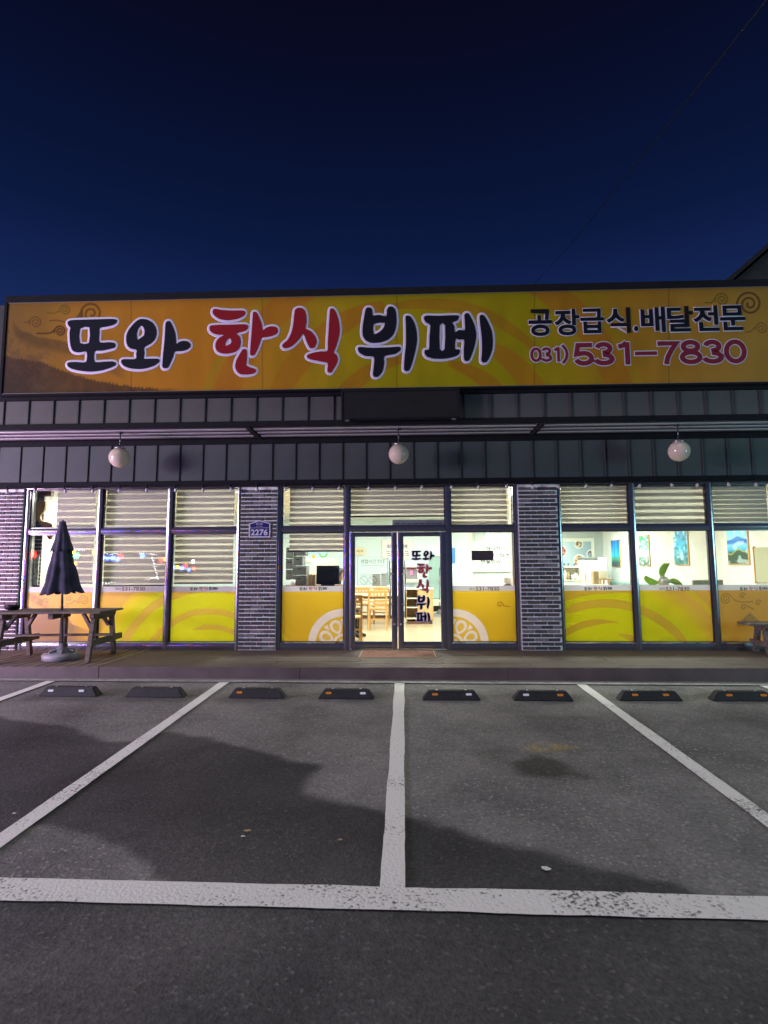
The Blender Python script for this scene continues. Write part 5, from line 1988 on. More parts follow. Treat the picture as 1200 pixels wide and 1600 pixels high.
hub = MB().lathe([(.001, 0.05), (.035, .047), (.052, .03), (.056, 0.0), (.056, -.05)], 16)
o = hub.build('hub', M['cream'], fan)
o.rotation_euler = (math.radians(90), 0, 0)
mb = MB()
for rr in (R, R * .8, R * .55, R * .3):
    mb.tube([(rr * math.cos(a), -.03 + .05 * rr / R, rr * math.sin(a)) for a in np.linspace(0, 2 * math.pi, 33)], .0026 if rr == R else .0012, 5, cap=False)
for a in np.linspace(0, 2 * math.pi, 33)[:-1]:
    mb.tube([(.05 * math.cos(a), -.052, .05 * math.sin(a)), (R * .6 * math.cos(a), -.03, R * .6 * math.sin(a)), (R * math.cos(a), .02, R * math.sin(a))], .0007, 3, cap=False)
mb.build('guard', M['cream'], fan)
MB().lathe([(.02, 0), (.10, 0.0), (.07, .10), (.06, .16), (.001, .18)], 16).build('motor', M['cream'], fan).rotation_euler = (math.radians(-90), 0, 0)
MB().tube([(0, .12, -.06), (0, .12, -c.z + .04)], .016, 10).lathe([(.20, -c.z + .002), (.20, -c.z + .03), (.03, -c.z + .05)], 24, (0, .12, 0)).build('stand', M['cream'], fan)

# ------------------------------------------------------------------ chairs and tables
def make_chair(label, loc, rz, wood='pine'):
    t = thing('dining_chair', label, 'chair', loc, rz, 'pine dining chairs')
    W = M[wood]
    MB().box(-.21, .21, -.20, .22, .43, .465, 0, .012).build('seat', W, t)
    for x in (-.19, .19):
        MB().bar((x, -.20, 0), (x, -.215, .46), .036, .04, (0, 1, 0)).bar((x, -.215, .45), (x, -.27, .86), .036, .035, (0, 1, 0)).build('leg', W, t)
        MB().bar((x, .19, 0), (x, .18, .43), .036, .036, (0, 1, 0)).build('leg', W, t)
    mb = MB()
    mb.box(-.172, .172, -.276, -.246, .72, .755, 0, .004).box(-.172, .172, -.278, -.248, .795, .865, 0, .006)
    for i in range(5):
        x0 = -.172 + i * .0775
        mb.box(x0, x0 + .034, -.277, -.247, .756, .794)
    mb.build('backrest', W, t)
    MB().box(-.172, .172, -.262, -.240, .60, .635, 0, .004).build('slat', W, t)
    MB().box(-.172, .172, -.250, -.228, .52, .55, 0, .004).build('slat', W, t)
    MB().box(-.172, .172, -.218, -.196, .22, .25, 0, .004).build('stretcher', W, t)
    return t


def make_table(label, loc, sx_, sy_, h=.73):
    t = thing('dining_table', label, 'table', loc, 0, 'dining tables')
    MB().box(-sx_ / 2, sx_ / 2, -sy_ / 2, sy_ / 2, h - .028, h, 0, .006).build('tabletop', M['table_top'], t)
    MB().box(-sx_ / 2 + .06, sx_ / 2 - .06, -sy_ / 2 + .06, sy_ / 2 - .06, h - .09, h - .029).build('apron', M['brown_wood'], t)
    for x in (-1, 1):
        for y in (-1, 1):
            MB().box(x * (sx_ / 2 - .06) - .025, x * (sx_ / 2 - .06) + .025, y * (sy_ / 2 - .06) - .025, y * (sy_ / 2 - .06) + .025, 0, h - .03).build('leg', M['brown_wood'], t)
    return t


ch = atz(590, 985)
cx = at(590, 950, ch.y).x
make_chair('pine chair with its back to the glass door, seen through the left door', (cx, ch.y + .22, 0), 0)
make_table('pale dining table with dark legs behind the left glass door', (cx - .10, ch.y + 1.05, 0), 1.15, .75)
make_chair('pine chair at the far side of the table behind the left door', (cx + .02, ch.y + 1.65, 0), math.pi)
make_chair('pine chair beside the far wall counter, behind the seated person', (cx - .50, ch.y + 1.70, 0), math.pi)
sx0 = at(549, 950, 1.9).x
make_chair('pine chair that the person in the dark jacket sits on', (sx0 - .32, 1.75, 0), -math.pi / 2 - .25)
make_chair('pine chair close behind the left door frame, its back to the glass', (at(546, 950, .85).x, 1.05, 0), .15)
make_table('second dining table farther inside on the left', (-2.6, 4.6, 0), 1.1, .75)
make_table('dining table in the right hand room behind the brick pillar', (3.0, 5.6, 0), 1.1, .75)
make_table('dining table in the right hand room below the lake painting', (5.4, 4.2, 0), 1.1, .75)
# dark chair top in the right window
b = px_box(1083, 905.5, 1130, 918, .75)
t = thing('booth_chair', 'khaki chair back showing above the film in the right windows', 'chair', ((b[0] + b[2]) / 2, .75, 0))
w2 = (b[2] - b[0]) / 2
MB().box(-w2, w2, 0, .06, .50, b[3], 0, .012).build('backrest', M['khaki'], t)
MB().box(-w2, w2, .061, .5, .40, .47, 0, .02).build('seat', M['khaki'], t)
for x in (-w2 + .03, w2 - .03):
    for y in (.03, .46):
        MB().box(x - .02, x + .02, y - .02, y + .02, 0, .40).build('leg', M['brown_wood'], t)

# ------------------------------------------------------------------ back of the middle room
YM = 7.58


def panel_px(name, label, cat, px, Y, painter_or_mat, dep=.02, frame=None, res=(40, 40), group=None):
    b = px_box(*px, Y)
    t = thing(name, label, cat, (b[0], Y, b[1]), 0, group)
    w, h = b[2] - b[0], b[3] - b[1]
    if callable(painter_or_mat):
        print_sheet('sheet', [(0, -dep - .002, 0), (w, -dep - .002, 0), (w, -dep - .002, h), (0, -dep - .002, h)], res[0], res[1], painter_or_mat, M['poster'], t, False)
        MB().box(0, w, -dep, 0, 0, h).build('backing', M['white'], t)
    else:
        MB().box(0, w, -dep, 0, 0, h, 0, .004).build('board', M[painter_or_mat], t)
    if frame:
        e = .05
        MB().box(-e, 0, -dep - .015, 0, -e, h + e).box(w, w + e, -dep - .015, 0, -e, h + e).box(0, w, -dep - .015, 0, -e, 0).box(0, w, -dep - .015, 0, h, h + e).build('frame', M[frame], t)
    return t, w, h


def text_part(t, lines, material, Y):
    mb = MB()
    for body, box, off in lines:
        text_on(mb, body, Y, box, 0, off)
    mb.build('lettering', M[material], t)


t, w, h = panel_px('wall_notice', 'beige notice board on the cool blue wall above the seated person', 'notice', (546, 855.5, 570, 867.5), YM, 'table_top')
text_part(t, [('식구', (w * .45, h * .35, w * .9, h * .72), .01)], 'ink', -.025)
t, w, h = panel_px('wall_notice', 'tall white menu notice with small blue lettering, behind the door frames', 'notice', (597, 843.5, 645, 873), YM, 'white')
text_part(t, [('또와 한식뷔페', (w * .16, h * .55, w * .82, h * .76), .015)], 'plate', -.025)
mb = MB()
for k in range(3):
    for j in range(5):
        x = w * (.14 + .15 * j + .02 * k)
        mb.add([(x, -.025, h * (.36 - .1 * k)), (x + w * .11, -.025, h * (.36 - .1 * k)), (x + w * .11, -.025, h * (.39 - .1 * k)), (x, -.025, h * (.39 - .1 * k))], [(0, 1, 2, 3)])
mb.build('small_print', M['alu_dark'], t)


def kitchen_poster(u, v):
    c = ramp(v, [(0, (180, 225, 245)), (1, (225, 240, 245))])
    c = blend(c, 1 - smoothstep(.16, .2, np.hypot((u - .32) * 2.4, v - .6)), (245, 200, 30))
    c = blend(c, (1 - smoothstep(.05, .09, np.abs(np.hypot((u - .72) * 2.4, v - .3) - .35))) * (v > .3), (110, 200, 70))
    return c


panel_px('wall_poster', 'small blue poster with a yellow disc above the black box', 'poster', (478, 860, 516, 876), YM, kitchen_poster, .02, 'cream', (50, 30))
# hatch with shelf and pink note
t, w, h = panel_px('serving_hatch', 'grey serving hatch in the far wall under a dark red strip', 'hatch', (634, 890, 652, 905), YM, 'grey_plastic', .04, 'cream')
MB().box(-.12, w - .02, -.10, -.056, h + .02, h + .07).build('red_strip', M['crimson'], t)
MB().box(-.1, w + .06, -.22, -.056, -.09, -.055).build('shelf', M['cream'], t)
t, w, h = panel_px('sticky_note', 'bright pink paper note stuck at the serving hatch', 'note', (640.5, 891.5, 645, 898.5), YM - .07, 'pink', .004)
# service door
bb = px_box(670, 869, 693, 935.5, YM)
t = thing('service_door', 'pale green service door at the end of the room, seen through the right glass door', 'door', (bb[0], YM, bb[1]))
w, h = bb[2] - bb[0], bb[3] - bb[1]
MB().box(0, w, -.03, 0, 0, h, 0, .006).build('door_panel', M['door_in'], t)
MB().box(-.09, 0, -.05, 0, 0, h + .09).box(w, w + .09, -.05, 0, 0, h + .09).box(0, w, -.05, 0, h, h + .09).build('frame', M['wall_cool'], t)
MB().tube([(w * .86, -.09, h * .44), (w * .70, -.09, h * .44)], .014, 8).tube([(w * .86, -.09, h * .44), (w * .86, -.03, h * .44)], .02, 8).build('handle', M['steel'], t)
MB().box(-.1, w + .3, -.5, -.06, -bb[1], -.01).build('step', M['cream'], t)
zz = at(680, 945, YM - .5).z
MB().box(.02, w + .1, -.515, -.501, -bb[1] + .08, -bb[1] + .24).build('vent', M['black'], t)
# dispenser on the wall right of the door
t = thing('dispenser', 'white dispenser bottle hanging beside the service door', 'dispenser', (at(690, 905, 7.2).x, 7.2, at(690, 912, 7.2).z))
MB().lathe([(.001, 0), (.055, .01), (.06, .2), (.03, .26), (.001, .27)], 12).build('bottle', M['white'], t)
MB().box(-.015, .015, .03, .38, .1, .14).build('bracket', M['steel'], t)
# mop leaning
t = thing('mop', 'thin mop leaning beside the service door', 'mop', (at(686, 930, 7.0).x, 7.0, 0))
MB().tube([(0, 0, .12), (.06, .5, 1.35)], .012, 6).build('handle', M['alu_dark'], t)
MB().lathe([(.09, 0.0), (.08, .06), (.02, .14)], 12).build('head', M['grey_tub'], t)

# counter with open shelves
def counter(label, px0, px1, Y, zt, split=.45, mat_='counter'):
    x0, x1 = at(px0, 940, Y).x, at(px1, 940, Y).x
    t = thing('service_counter', label, 'counter', (x0, Y, 0))
    w = x1 - x0
    MB().box(-.02, w + .02, -.02, .6, zt - .035, zt, 0, .006).build('worktop', M['cream'], t)
    MB().box(0, .025, 0, .58, .06, zt - .036).box(w - .025, w, 0, .58, .06, zt - .036).box(w * split - .012, w * split + .012, 0, .58, .06, zt - .036).box(.025, w - .025, .56, .58, .06, zt - .036).build('carcass', M[mat_], t)
    MB().box(w * split + .014, w - .028, .0, .02, .09, zt - .045, 0, .004).build('door', M[mat_], t)
    for z in (.12, .38, .60):
        MB().box(.026, w * split - .013, .01, .558, z * zt / .86, z * zt / .86 + .025).build('shelf', M['cream'], t)
    MB().box(.03, w - .03, .04, .54, .0, .059).build('plinth', M['brown_wood'], t)
    return t


zc = at(655, 919, 4.2).z
counter('maple service counter with open shelves, behind the brushed lettering of the right door', 634, 677, 4.2, zc)
counter('long pale counter with stacked trays along the back, behind the left door', 545, 622, 5.6, at(590, 916.5, 5.6).z, .02, 'cream')
zt = at(590, 916.5, 5.6).z
for k, (px, hgt, m, lab) in enumerate(((588, .34, 'steel', 'stack of steel trays on the long pale counter'), (600, .36, 'grey_plastic', 'grey stack of dishes beside the steel trays'), (608.5, .40, 'door_in', 'pale blue green stack of bowls at the end of the counter'))):
    x = at(px, 905, 5.8).x
    t = thing('tray_stack', lab, 'stack', (x, 5.85, zt + .001), 0, 'stacks on the pale counter')
    n = 7
    for i in range(n):
        MB().box(-.075 - (k == 0) * .03, .075 + (k == 0) * .03, -.12, .12, i * hgt / n, i * hgt / n + hgt / n * .8, 0, .006).build('tray', M[m], t)
# stationery and hooks behind the window left of the doors
YT = 0.95
b0 = px_box(447, 858, 482, 914, YT)
for k, (px0, px1, p0, p1, dy, lab) in enumerate(((446.5, 459, 855, 872, .30, 'dark grey crate at the back, topmost on the left of the crate pile'), (446, 458, 872.5, 889, .30, 'dark grey crate in the middle of the rear crate column'), (446, 458, 889.5, 906, .30, 'dark grey crate low in the rear crate column'),
                                              (459.5, 478, 858, 868, .34, 'dark grey crate lying across the top of the crate pile'), (457.5, 473, 869, 883.5, 0, 'grey crate with a slot handle, top of the front column'), (457, 479, 884, 898.5, 0, 'wide grey crate in the middle of the front column'), (456.5, 478, 899, 914, 0, 'grey crate at the bottom of the front column'))):
    Yk = YT + dy
    b = px_box(px0, p0, px1, p1, Yk)
    t = thing('storage_crate', lab, 'crate', ((b[0] + b[2]) / 2, Yk, b[1]), 0, 'grey crates piled behind the glass')
    w2, h2 = (b[2] - b[0]) / 2 - .003, b[3] - b[1] - .004
    MB().box(-w2, w2, 0, .30, 0, h2 * .86, 0, .008).build('body', M['grey_tub'], t)
    MB().box(-w2 - .002, w2 + .002, -.006, .306, h2 * .87, h2, 0, .006).build('rim', M['grey_tub'], t)
    MB().box(-.035, .035, -.007, -.001, h2 * .62, h2 * .70).build('slot', M['black'], t)
zb = px_box(446, 906, 480, 914.5, YT)[1]
t = thing('side_table', 'plain dark side table carrying the crates and the black box behind the glass', 'table', (at(490, 914, YT).x, YT, 0))
x0, x1 = at(443, 914, YT).x - at(490, 914, YT).x, at(531, 914, YT).x - at(490, 914, YT).x
MB().box(x0, x1, -.25, .65, zb - .035, zb - .003).build('tabletop', M['brown_wood'], t)
for x in (x0 + .04, x1 - .04):
    for y in (-.21, .61):
        MB().box(x - .025, x + .025, y - .025, y + .025, 0, zb - .036).build('leg', M['brown_wood'], t)
b = px_box(480, 897.5, 493, 914, YT - .05)
t = thing('egg_tray_stack', 'stack of brown pulp egg trays between the crates and the black box', 'egg trays', (b[0], YT - .05, zb))
n = 9
for i in range(n):
    hh = (b[3] - zb) / n
    MB().box(0, b[2] - b[0], 0, .2, i * hh, i * hh + hh * .55).build('tray', M['card'], t)
    mb = MB()
    for j in range(3):
        x = (j + .5) * (b[2] - b[0]) / 3
        mb.box(x - .014, x + .014, .004, .196, i * hh + hh * .55, i * hh + hh * .98)
    mb.build('cup', M['card'], t)
b = px_box(494, 883.5, 530, 915, YT - .2)
t = thing('point_of_sale_screen', 'square black back of a till screen behind the glass left of the doors', 'screen', ((b[0] + b[2]) / 2, YT - .2, b[1]))
w2, h2 = (b[2] - b[0]) / 2, b[3] - b[1]
MB().box(-w2, w2, 0.0, .05, 0.02, h2, 0, .012).build('case', M['black'], t)
MB().box(-w2 * .7, w2 * .7, -.014, -.001, h2 * .15, h2 * .85, 0, .008).build('back_cover', M['black_panel'], t)
for x in (-w2 * .86, w2 * .86):
    MB().lathe([(.001, .006), (.010, .004), (.012, 0)], 8).build('screw', M['alu_dark'], t, (x, -.001, h2 * .88)).rotation_euler = (math.pi / 2, 0, 0)
MB().box(-.12, .12, -.05, .16, 0.0, .019, 0, .005).build('foot', M['black'], t)
c = at(457.5, 909, YT - .18)
t = tag(MB().lathe([(.02, 0), (.045, 0), (.047, .105), (.02, .107)], 16).build('paper_roll', M['white'], None, (c.x, YT - .18, zb)), 'white paper roll standing before the grey crates', 'paper roll')
fr = fridge(485, 524, 873, 5.8, 'cream cooler cabinet behind the black till screen')

# ------------------------------------------------------------------ window right of the doors
t, w, h = panel_px('framed_sign', 'large cream framed sign with three lines of dark lettering on the grey wall', 'sign', (730, 848.5, 803, 891), YW, 'wall_in', .03, 'cream')
bx0 = px_box(730, 848.5, 803, 891, YW)


def rel(x0, y0, x1, y1):
    q = px_box(x0, y0, x1, y1, YW)
    return (q[0] - bx0[0], q[1] - bx0[1], q[2] - bx0[0], q[3] - bx0[1])


text_part(t, [('하나하나', rel(759, 854, 790, 860.5), .02), ('정성스럽게', rel(757, 864, 795, 870.5), .02), ('만들었습니다', rel(751.5, 874.5, 798, 881), .02)], 'ink', -.036)
b = px_box(737.2, 860, 771, 875.8, .09)
M['led_brown'] = mat('led_brown', (0.05, 0.038, 0.036), 0.6, var=0.3, vscale=30)
t = thing('window_led_sign', 'small switched off dark LED sign hanging inside the window right of the doors', 'display', ((b[0] + b[2]) / 2, .09, b[1]))
w2, h2 = (b[2] - b[0]) / 2, b[3] - b[1]
MB().box(-w2, w2, 0, .03, 0, h2, 0, .004).build('case', M['led_brown'], t)
mb = MB()
r = random.Random(3)
for i in range(22):
    for j in range(8):
        if r.random() < .55:
            x, z = -w2 * .9 + i * w2 * 1.8 / 21, h2 * .14 + j * h2 * .72 / 7
            mb.box(x - .004, x + .004, -.002, 0.001, z - .004, z + .004)
o = mb.build('dots', M['crimson'], t)
o['kind'] = 'stuff'
for x in (-w2 * .7, w2 * .7):
    MB().tube([(x, .015, h2), (x, .015, at(750, 830, .09).z - b[1])], .0015, 4).build('hanger', M['cable'], t)
YPn = 3.2
c = at(763, 838, YPn)
t = thing('pendant_lamp', 'small white pendant lamp seen in the window right of the doors', 'pendant lamp', tuple(c))
MB().lathe([(.012, .12), (.03, .10), (.07, .02), (.10, -.03), (.095, -.03), (.06, .02), (.012, .09)], 20).build('shade', M['white'], t)
MB().lathe([(.001, -.06), (.03, -.05), (.045, -.02), (.03, .02), (.012, .05)], 16).build('bulb', M['downlight'], t)
MB().tube([(0, 0, .11), (0, 0, 2.858 - c.z)], .005, 6).build('cord', M['cream'], t)
t, w, h = panel_px('breaker_cabinet', 'cream electrical cabinet on the grey wall left of the framed sign', 'cabinet', (715, 865.5, 727, 883), YW - .005, 'cream', .05)
t, w, h = panel_px('wall_controller', 'white wall control with a red stripe under the electrical cabinet', 'control panel', (718.5, 884, 724, 891), YW - .005, 'white', .03)
MB().box(0.0, w, -.034, -.0305, h * .12, h * .26).build('red_stripe', M['door_red'], t)
panel_px('wall_switch', 'white wall switch below the red striped control', 'switch', (719, 893, 724.5, 898), YW - .005, 'white', .02)
panel_px('blue_poster', 'slim blue poster at the edge of the opening right of the doors', 'poster', (705, 856, 711, 880), YM, 'paint_blue' if 'paint_blue' in M else 'plate', .02)
# pale brick edge inside the pillar
x0 = at(799.5, 870, .2).x
t = thing('interior_pilaster', 'pale brick pilaster just inside the right brick pillar', 'pilaster', (x0, .115, 0))
MB().box(0, P2a + .06 - x0, .004, .18, 0, 2.84).build('core', M['mortar'], t)
for i in range(40):
    MB().box(-.008, .10 if i % 2 else .05, -.006, .17, .01 + i * .07, .01 + i * .07 + .055).build('brick', M['table_top'], t)
# scale on the sill, dish
c = at(795, 915, .45)
t = thing('wooden_stand', 'small wooden stand with a cream box beside the pale brick pilaster', 'stand', (c.x, .42, 0))
zs = c.z + .02
MB().box(-.10, .10, -.09, .09, zs + .02, zs + .13, 0, .01).build('box', M['cream'], t)
MB().lathe([(.11, zs - .02), (.10, zs), (.03, zs + .015)], 14).build('dish', M['brown_wood'], t)
for a in (0.6, 2.1, 3.7, 5.3):
    MB().tube([(.05 * math.cos(a), .05 * math.sin(a), zs - .02), (.14 * math.cos(a), .12 * math.sin(a), 0)], .010, 6).build('leg', M['brown_wood'], t)
c = at(762, 914, .9)
t = thing('sill_table', 'white topped table just inside the window right of the doors', 'table', (c.x, 1.0, 0))
MB().box(-.55, .55, -.3, .3, c.z - .04, c.z + .008, 0, .01).build('tabletop', M['white'], t)
for x in (-.5, .5):
    for y in (-.25, .25):
        MB().box(x - .02, x + .02, y - .02, y + .02, 0, c.z - .041).build('leg', M['steel'], t)
# air curtain over the doors
b = px_box(613, 811.5, 697, 822.5, .16)
t = thing('air_curtain', 'long grey air curtain unit mounted over the right glass door', 'air curtain', (b[0], .16, b[1]))
w2 = b[2] - b[0]
MB().box(0, w2, 0, .16, -.03, b[3] - b[1], 0, .015).build('case', M['grey_plastic'], t)
mb = MB()
for k in range(8):
    mb.box(.05 + k * (w2 - .1) / 8, .05 + (k + .8) * (w2 - .1) / 8, -.004, 0.002, .04, .05)
mb.build('grille', M['black'], t)

# ------------------------------------------------------------------ left window: brick column and guitar shaped board
t = thing('interior_column', 'dark brick column just inside the first window on the left', 'column', (at(45, 830, .35).x, .35, 0))
xw = at(66, 830, .35).x - at(45, 830, .35).x
MB().box(-.10, xw, .012, .40, 0, 2.84).build('core', M['mortar'], t)
for i in range(42):
    off = -.10 if i % 2 else -.02
    MB().box(-.10, off, 0, .02, i * BH + .01, i * BH + BH - .006).build('brick', M['brick'][i % 3], t)
    MB().box(off + .015, xw, 0, .02, i * BH + .01, i * BH + BH - .006).build('brick', M['brick'][(i * 7) % 5], t)
YGt = 0.30
body = [(58, 784), (66, 781), (72, 786), (70, 797), (64, 806), (66, 814), (74, 816), (82, 820), (84, 832), (80, 842), (72, 830), (64, 818), (56, 808), (52, 796)]
pts = [(at(x, y, YGt).x, at(x, y, YGt).z) for x, y in smooth_loop(body, 4)]
c = Vector((sum(p[0] for p in pts) / len(pts), YGt, sum(p[1] for p in pts) / len(pts)))
t = thing('wooden_guitar_decoration', 'curved tan wooden board shaped like a guitar hanging in the first window', 'decoration', tuple(c))
MB().prism([(x - c.x, z - c.z) for x, z in pts], 'y', -.02, .02).build('front', M['tan_wood'], t)
MB().prism([((x - c.x) * 1.0 - .05, (z - c.z) * 1.02) for x, z in pts], 'y', .022, .07).build('body', M['brown_wood'], t)
b = px_box(50, 764, 80, 775, .30)
tag(MB().box(0, b[2] - b[0], 0, .1, 0, b[3] - b[1], 0, .006).build('wooden_valance', M['brown_wood'], None, (b[0], .30, b[1])), 'reddish brown wooden board at the top of the first window', 'board')
def collage(u, v):
    n = vnoise(u * 60, v * 90, 7, 77)
    c = ramp(n.ravel(), [(0, (60, 60, 66)), (.5, (150, 160, 160)), (1, (210, 190, 190))])
    return blend(c, smoothstep(.5, .7, vnoise(u * 60, v * 90, 5, 78)) * .6, (90, 150, 140))
panel_px('photo_collage', 'board covered in small photographs behind the parasol in the first window', 'photo board', (40, 868, 62, 914), .30, collage, .015, None, (40, 70))

# ================================================================== THE SEATED PERSON
def person(loc, rz):
    t = thing('person', 'person in a dark jacket seated at the table, back to the left door frame', 'person', loc, rz)
    V = {'pelvis': (0, 0, .53), 'belly': (0, -.02, .70), 'chest': (0, .0, .92), 'neckb': (0, .03, 1.07), 'neck': (0, .06, 1.13), 'headb': (0, .09, 1.18), 'headm': (0, .10, 1.26), 'headt': (0, .09, 1.33)}
    E = [('pelvis', 'belly'), ('belly', 'chest'), ('chest', 'neckb'), ('neckb', 'neck'), ('neck', 'headb'), ('headb', 'headm'), ('headm', 'headt')]
    Rr = {'pelvis': .155, 'belly': .145, 'chest': .155, 'neckb': .085, 'neck': .052, 'headb': .072, 'headm': .092, 'headt': .065}
    for s, n in ((-1, 'l'), (1, 'r')):
        V.update({n + 'hip': (s * .09, .04, .52), n + 'knee': (s * .11, .46, .53), n + 'ank': (s * .11, .44, .10), n + 'toe': (s * .12, .60, .05),
                  n + 'sh': (s * .19, .0, 1.02), n + 'el': (s * .25, .14, .78), n + 'wr': (s * .17, .38, .80)})
        E += [('pelvis', n + 'hip'), (n + 'hip', n + 'knee'), (n + 'knee', n + 'ank'), (n + 'ank', n + 'toe'), ('chest', n + 'sh'), (n + 'sh', n + 'el'), (n + 'el', n + 'wr')]
        Rr.update({n + 'hip': .095, n + 'knee': .066, n + 'ank': .045, n + 'toe': .038, n + 'sh': .078, n + 'el': .054, n + 'wr': .036})
        hx, hy, hz = V[n + 'wr']
        V[n + 'palm'] = (hx - s * .01, hy + .07, hz - .012)
        E.append((n + 'wr', n + 'palm'))
        Rr[n + 'palm'] = .030
        for k, (dx, L) in enumerate(((-.030, .068), (-.010, .078), (.010, .072), (.028, .058))):
            V[n + 'f%d' % k] = (hx - s * .01 + dx, hy + .105, hz - .016)
            V[n + 'g%d' % k] = (hx - s * .01 + dx * 1.2, hy + .105 + L, hz - .040)
            E += [(n + 'palm', n + 'f%d' % k), (n + 'f%d' % k, n + 'g%d' % k)]
            Rr[n + 'f%d' % k], Rr[n + 'g%d' % k] = .010, .008
        V[n + 'th'] = (hx - s * .055, hy + .075, hz - .02)
        E.append((n + 'palm', n + 'th'))
        Rr[n + 'th'] = .010
    names = list(V)
    me = bpy.data.meshes.new('body')
    me.from_pydata([V[k] for k in names], [(names.index(a), names.index(b)) for a, b in E], [])
    o = bpy.data.objects.new('body', me)
    link(o)
    bpy.context.view_layer.objects.active = o
    sk = o.modifiers.new('skin', 'SKIN')
    ly = me.skin_vertices[0]
    for i, k in enumerate(names):
        ly.data[i].radius = (Rr[k], Rr[k] * (.78 if k in ('chest', 'belly', 'pelvis') else 1))
        ly.data[i].use_root = k == 'pelvis'
    sub = o.modifiers.new('sub', 'SUBSURF')
    sub.levels = sub.render_levels = 2
    dg = bpy.context.evaluated_depsgraph_get()
    m2 = bpy.data.meshes.new_from_object(o.evaluated_get(dg))
    bpy.data.objects.remove(o)
    o = link(bpy.data.objects.new('body', m2), t)
    m2.materials.clear()
    for m in (M['jacket'], M['skin'], M['black']):
        m2.materials.append(m)
    for p in m2.polygons:
        c = p.center
        hand = c.y > .385 and .66 < c.z < .86
        p.material_index = 1 if (c.z > 1.125 or hand) else 2 if c.z < .60 or c.z < .66 and c.y > .15 else 0
        p.use_smooth = True
    # hair: a cap over the crown and the back of the head
    mb = MB()
    vs, fs = [], []
    n, mrows = 20, 9
    for j in range(mrows + 1):
        ph = math.pi * .60 * j / mrows
        for k in range(n):
            a = 2 * math.pi * k / n
            q = .106 + .004 * math.sin(k * 5 + j)
            cut = 1.0 if math.sin(a) < .25 else max(.55, 1 - (math.sin(a) - .25) * .6)
            p2 = ph * cut
            vs.append((q * math.sin(p2) * math.cos(a) * .92, .10 - .012 + q * math.sin(p2) * math.sin(a) * 1.02, 1.265 + q * 1.12 * math.cos(p2)))
    for j in range(mrows):
        for k in range(n):
            fs.append((j * n + k, j * n + (k + 1) % n, (j + 1) * n + (k + 1) % n, (j + 1) * n + k))
    mb.add(vs, fs, 0, True).build('hair', M['hair'], t)
    MB().lathe([(.001, -.014), (.014, -.006), (.012, .012), (.004, .022)], 8, (0, .197, 1.245)).build('nose', M['skin'], t)
    for s in (-1, 1):
        MB().lathe([(.001, -.010), (.011, 0), (.001, .010)], 8, (s * .034, .180, 1.268)).build('eye', M['ink'], t)
        MB().box(s * .094 - .006, s * .094 + .006, .08, .112, 1.225, 1.285, 0, .004).build('ear', M['skin'], t)
    MB().box(-.022, .022, .178, .188, 1.203, 1.210, 0, .002).build('mouth', M['door_red'], t)
    return t


person((sx0 - .30, 1.75, -.03), -math.pi / 2 - .25)

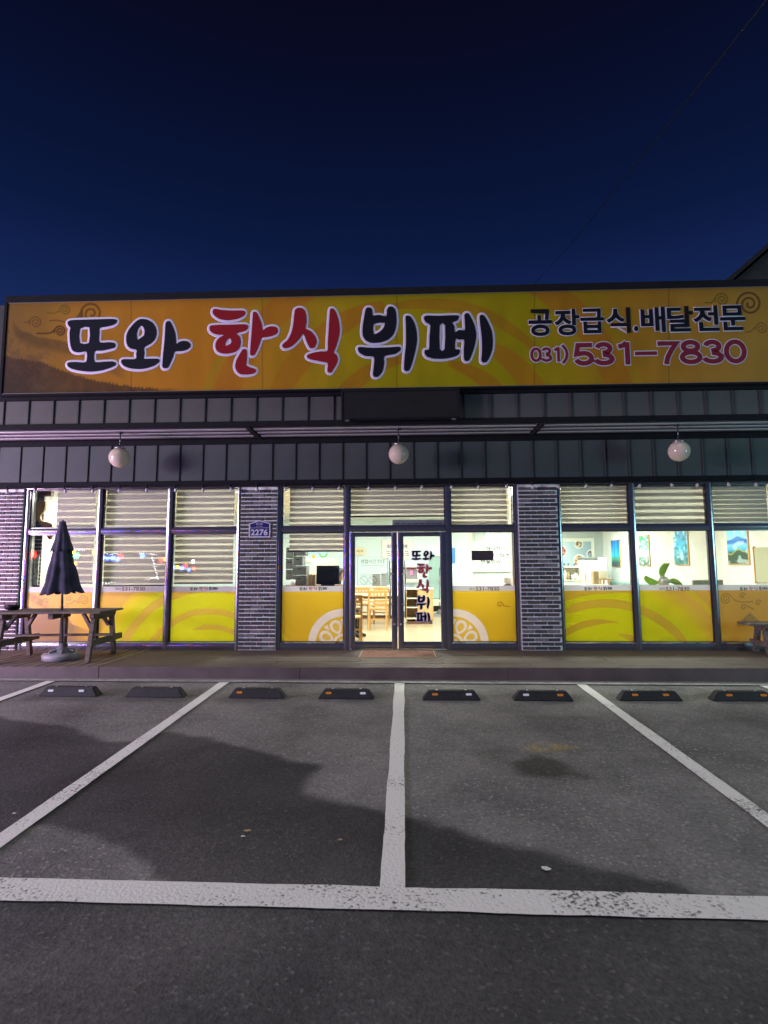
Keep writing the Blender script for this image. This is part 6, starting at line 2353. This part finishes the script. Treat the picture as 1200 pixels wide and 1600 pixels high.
# ================================================================== THE LIGHT DISPLAYS ACROSS THE LOT (mirrored in the windows)
EC = {'red': (1.0, 0.010, 0.006), 'white': (0.9, 0.95, 1.0), 'yellow': (1.0, 0.42, 0.006), 'green': (0.006, 1.0, 0.12), 'blue': (0.012, 0.035, 1.0), 'orange': (1.0, 0.12, 0.01)}
for k, v in EC.items():
    M['bulb_' + k] = emit('bulb_' + k, v, {'blue': 300, 'white': 60}.get(k, 150))
M['fairy'] = emit('fairy', (0.75, 0.85, 1.0), 60)
YV = 13.0
t = thing('coloured_bulb_string', 'string of lit coloured globe bulbs across the lot, mirrored in the left windows', 'string lights', (0, -YV, 0))
bl_ = [(48, 866, 'red', 4.6), (70, 873, 'white', 3.4), (112, 861.5, 'yellow', 2.6), (117, 868.5, 'green', 3.4), (113, 882, 'yellow', 2.8), (147, 862.5, 'yellow', 2.8), (159, 871, 'blue', 2.4), (166, 872.5, 'blue', 2.4), (175, 872, 'blue', 2.8), (182, 874.5, 'blue', 2.4), (187.5, 869, 'red', 2.6),
      (221, 868, 'blue', 2.8), (251, 875, 'red', 2.4), (258, 874.5, 'orange', 2.6), (269, 886.5, 'blue', 2.0), (276, 886, 'yellow', 1.8), (283, 887.5, 'blue', 2.2), (289, 883.5, 'red', 2.0), (300.5, 877, 'white', 2.0), (294, 890.5, 'blue', 1.8), (302, 888, 'red', 1.6)]
pts = []
for px, py, cname, rr in bl_:
    p = at(px, py, YV)
    r_ = 1.3 * rr / F * (YV - CAM[1])
    MB().lathe([(.001, -r_)] + [(r_ * math.sin(a), -r_ * math.cos(a)) for a in np.linspace(.3, 2.7, 8)] + [(.001, r_ * .93)], 14).build('bulb', M['bulb_' + cname], t, (p.x, 0, p.z))
    pts.append((p.x, 0, p.z + r_ + .03))
MB().tube(sorted(pts), .012, 5).build('cable', M['cable'], t)
for x in (-16.5, -7.5):
    MB().tube([(x, 0, -.6), (x, 0, 2.5)], .04, 8).build('post', M['alu_dark'], t)
t = thing('fairy_light_net', 'rows of tiny white fairy lights across the lot, mirrored in the left windows', 'fairy lights', (0, -YV - .5, 0))
mb = MB()
for (x0, y0, x1, y1, n) in ((66, 857, 80, 857, 4), (114, 858, 130, 859, 6), (158, 864, 190, 867, 9), (210, 863, 243, 867, 9), (236, 867, 245, 905, 12), (220, 907, 245, 903, 8), (150, 911, 178, 911, 7)):
    for i in range(n):
        s = i / max(1, n - 1)
        p = at(x0 + (x1 - x0) * s, y0 + (y1 - y0) * s + random.uniform(-.8, .8), YV + .5)
        r_ = .022
        mb.lathe([(.001, -r_), (r_, 0), (.001, r_)], 6, (p.x, 0, p.z))
o = mb.build('fairy_bulb', M['fairy'], t)
o['kind'] = 'stuff'
MB().tube([(-16, 0, 2.6), (-7, 0, 2.6)], .01, 4).build('cable', M['cable'], t)
for x in (-16, -7):
    MB().tube([(x, 0, -.6), (x, 0, 2.6)], .035, 8).build('post', M['alu_dark'], t)
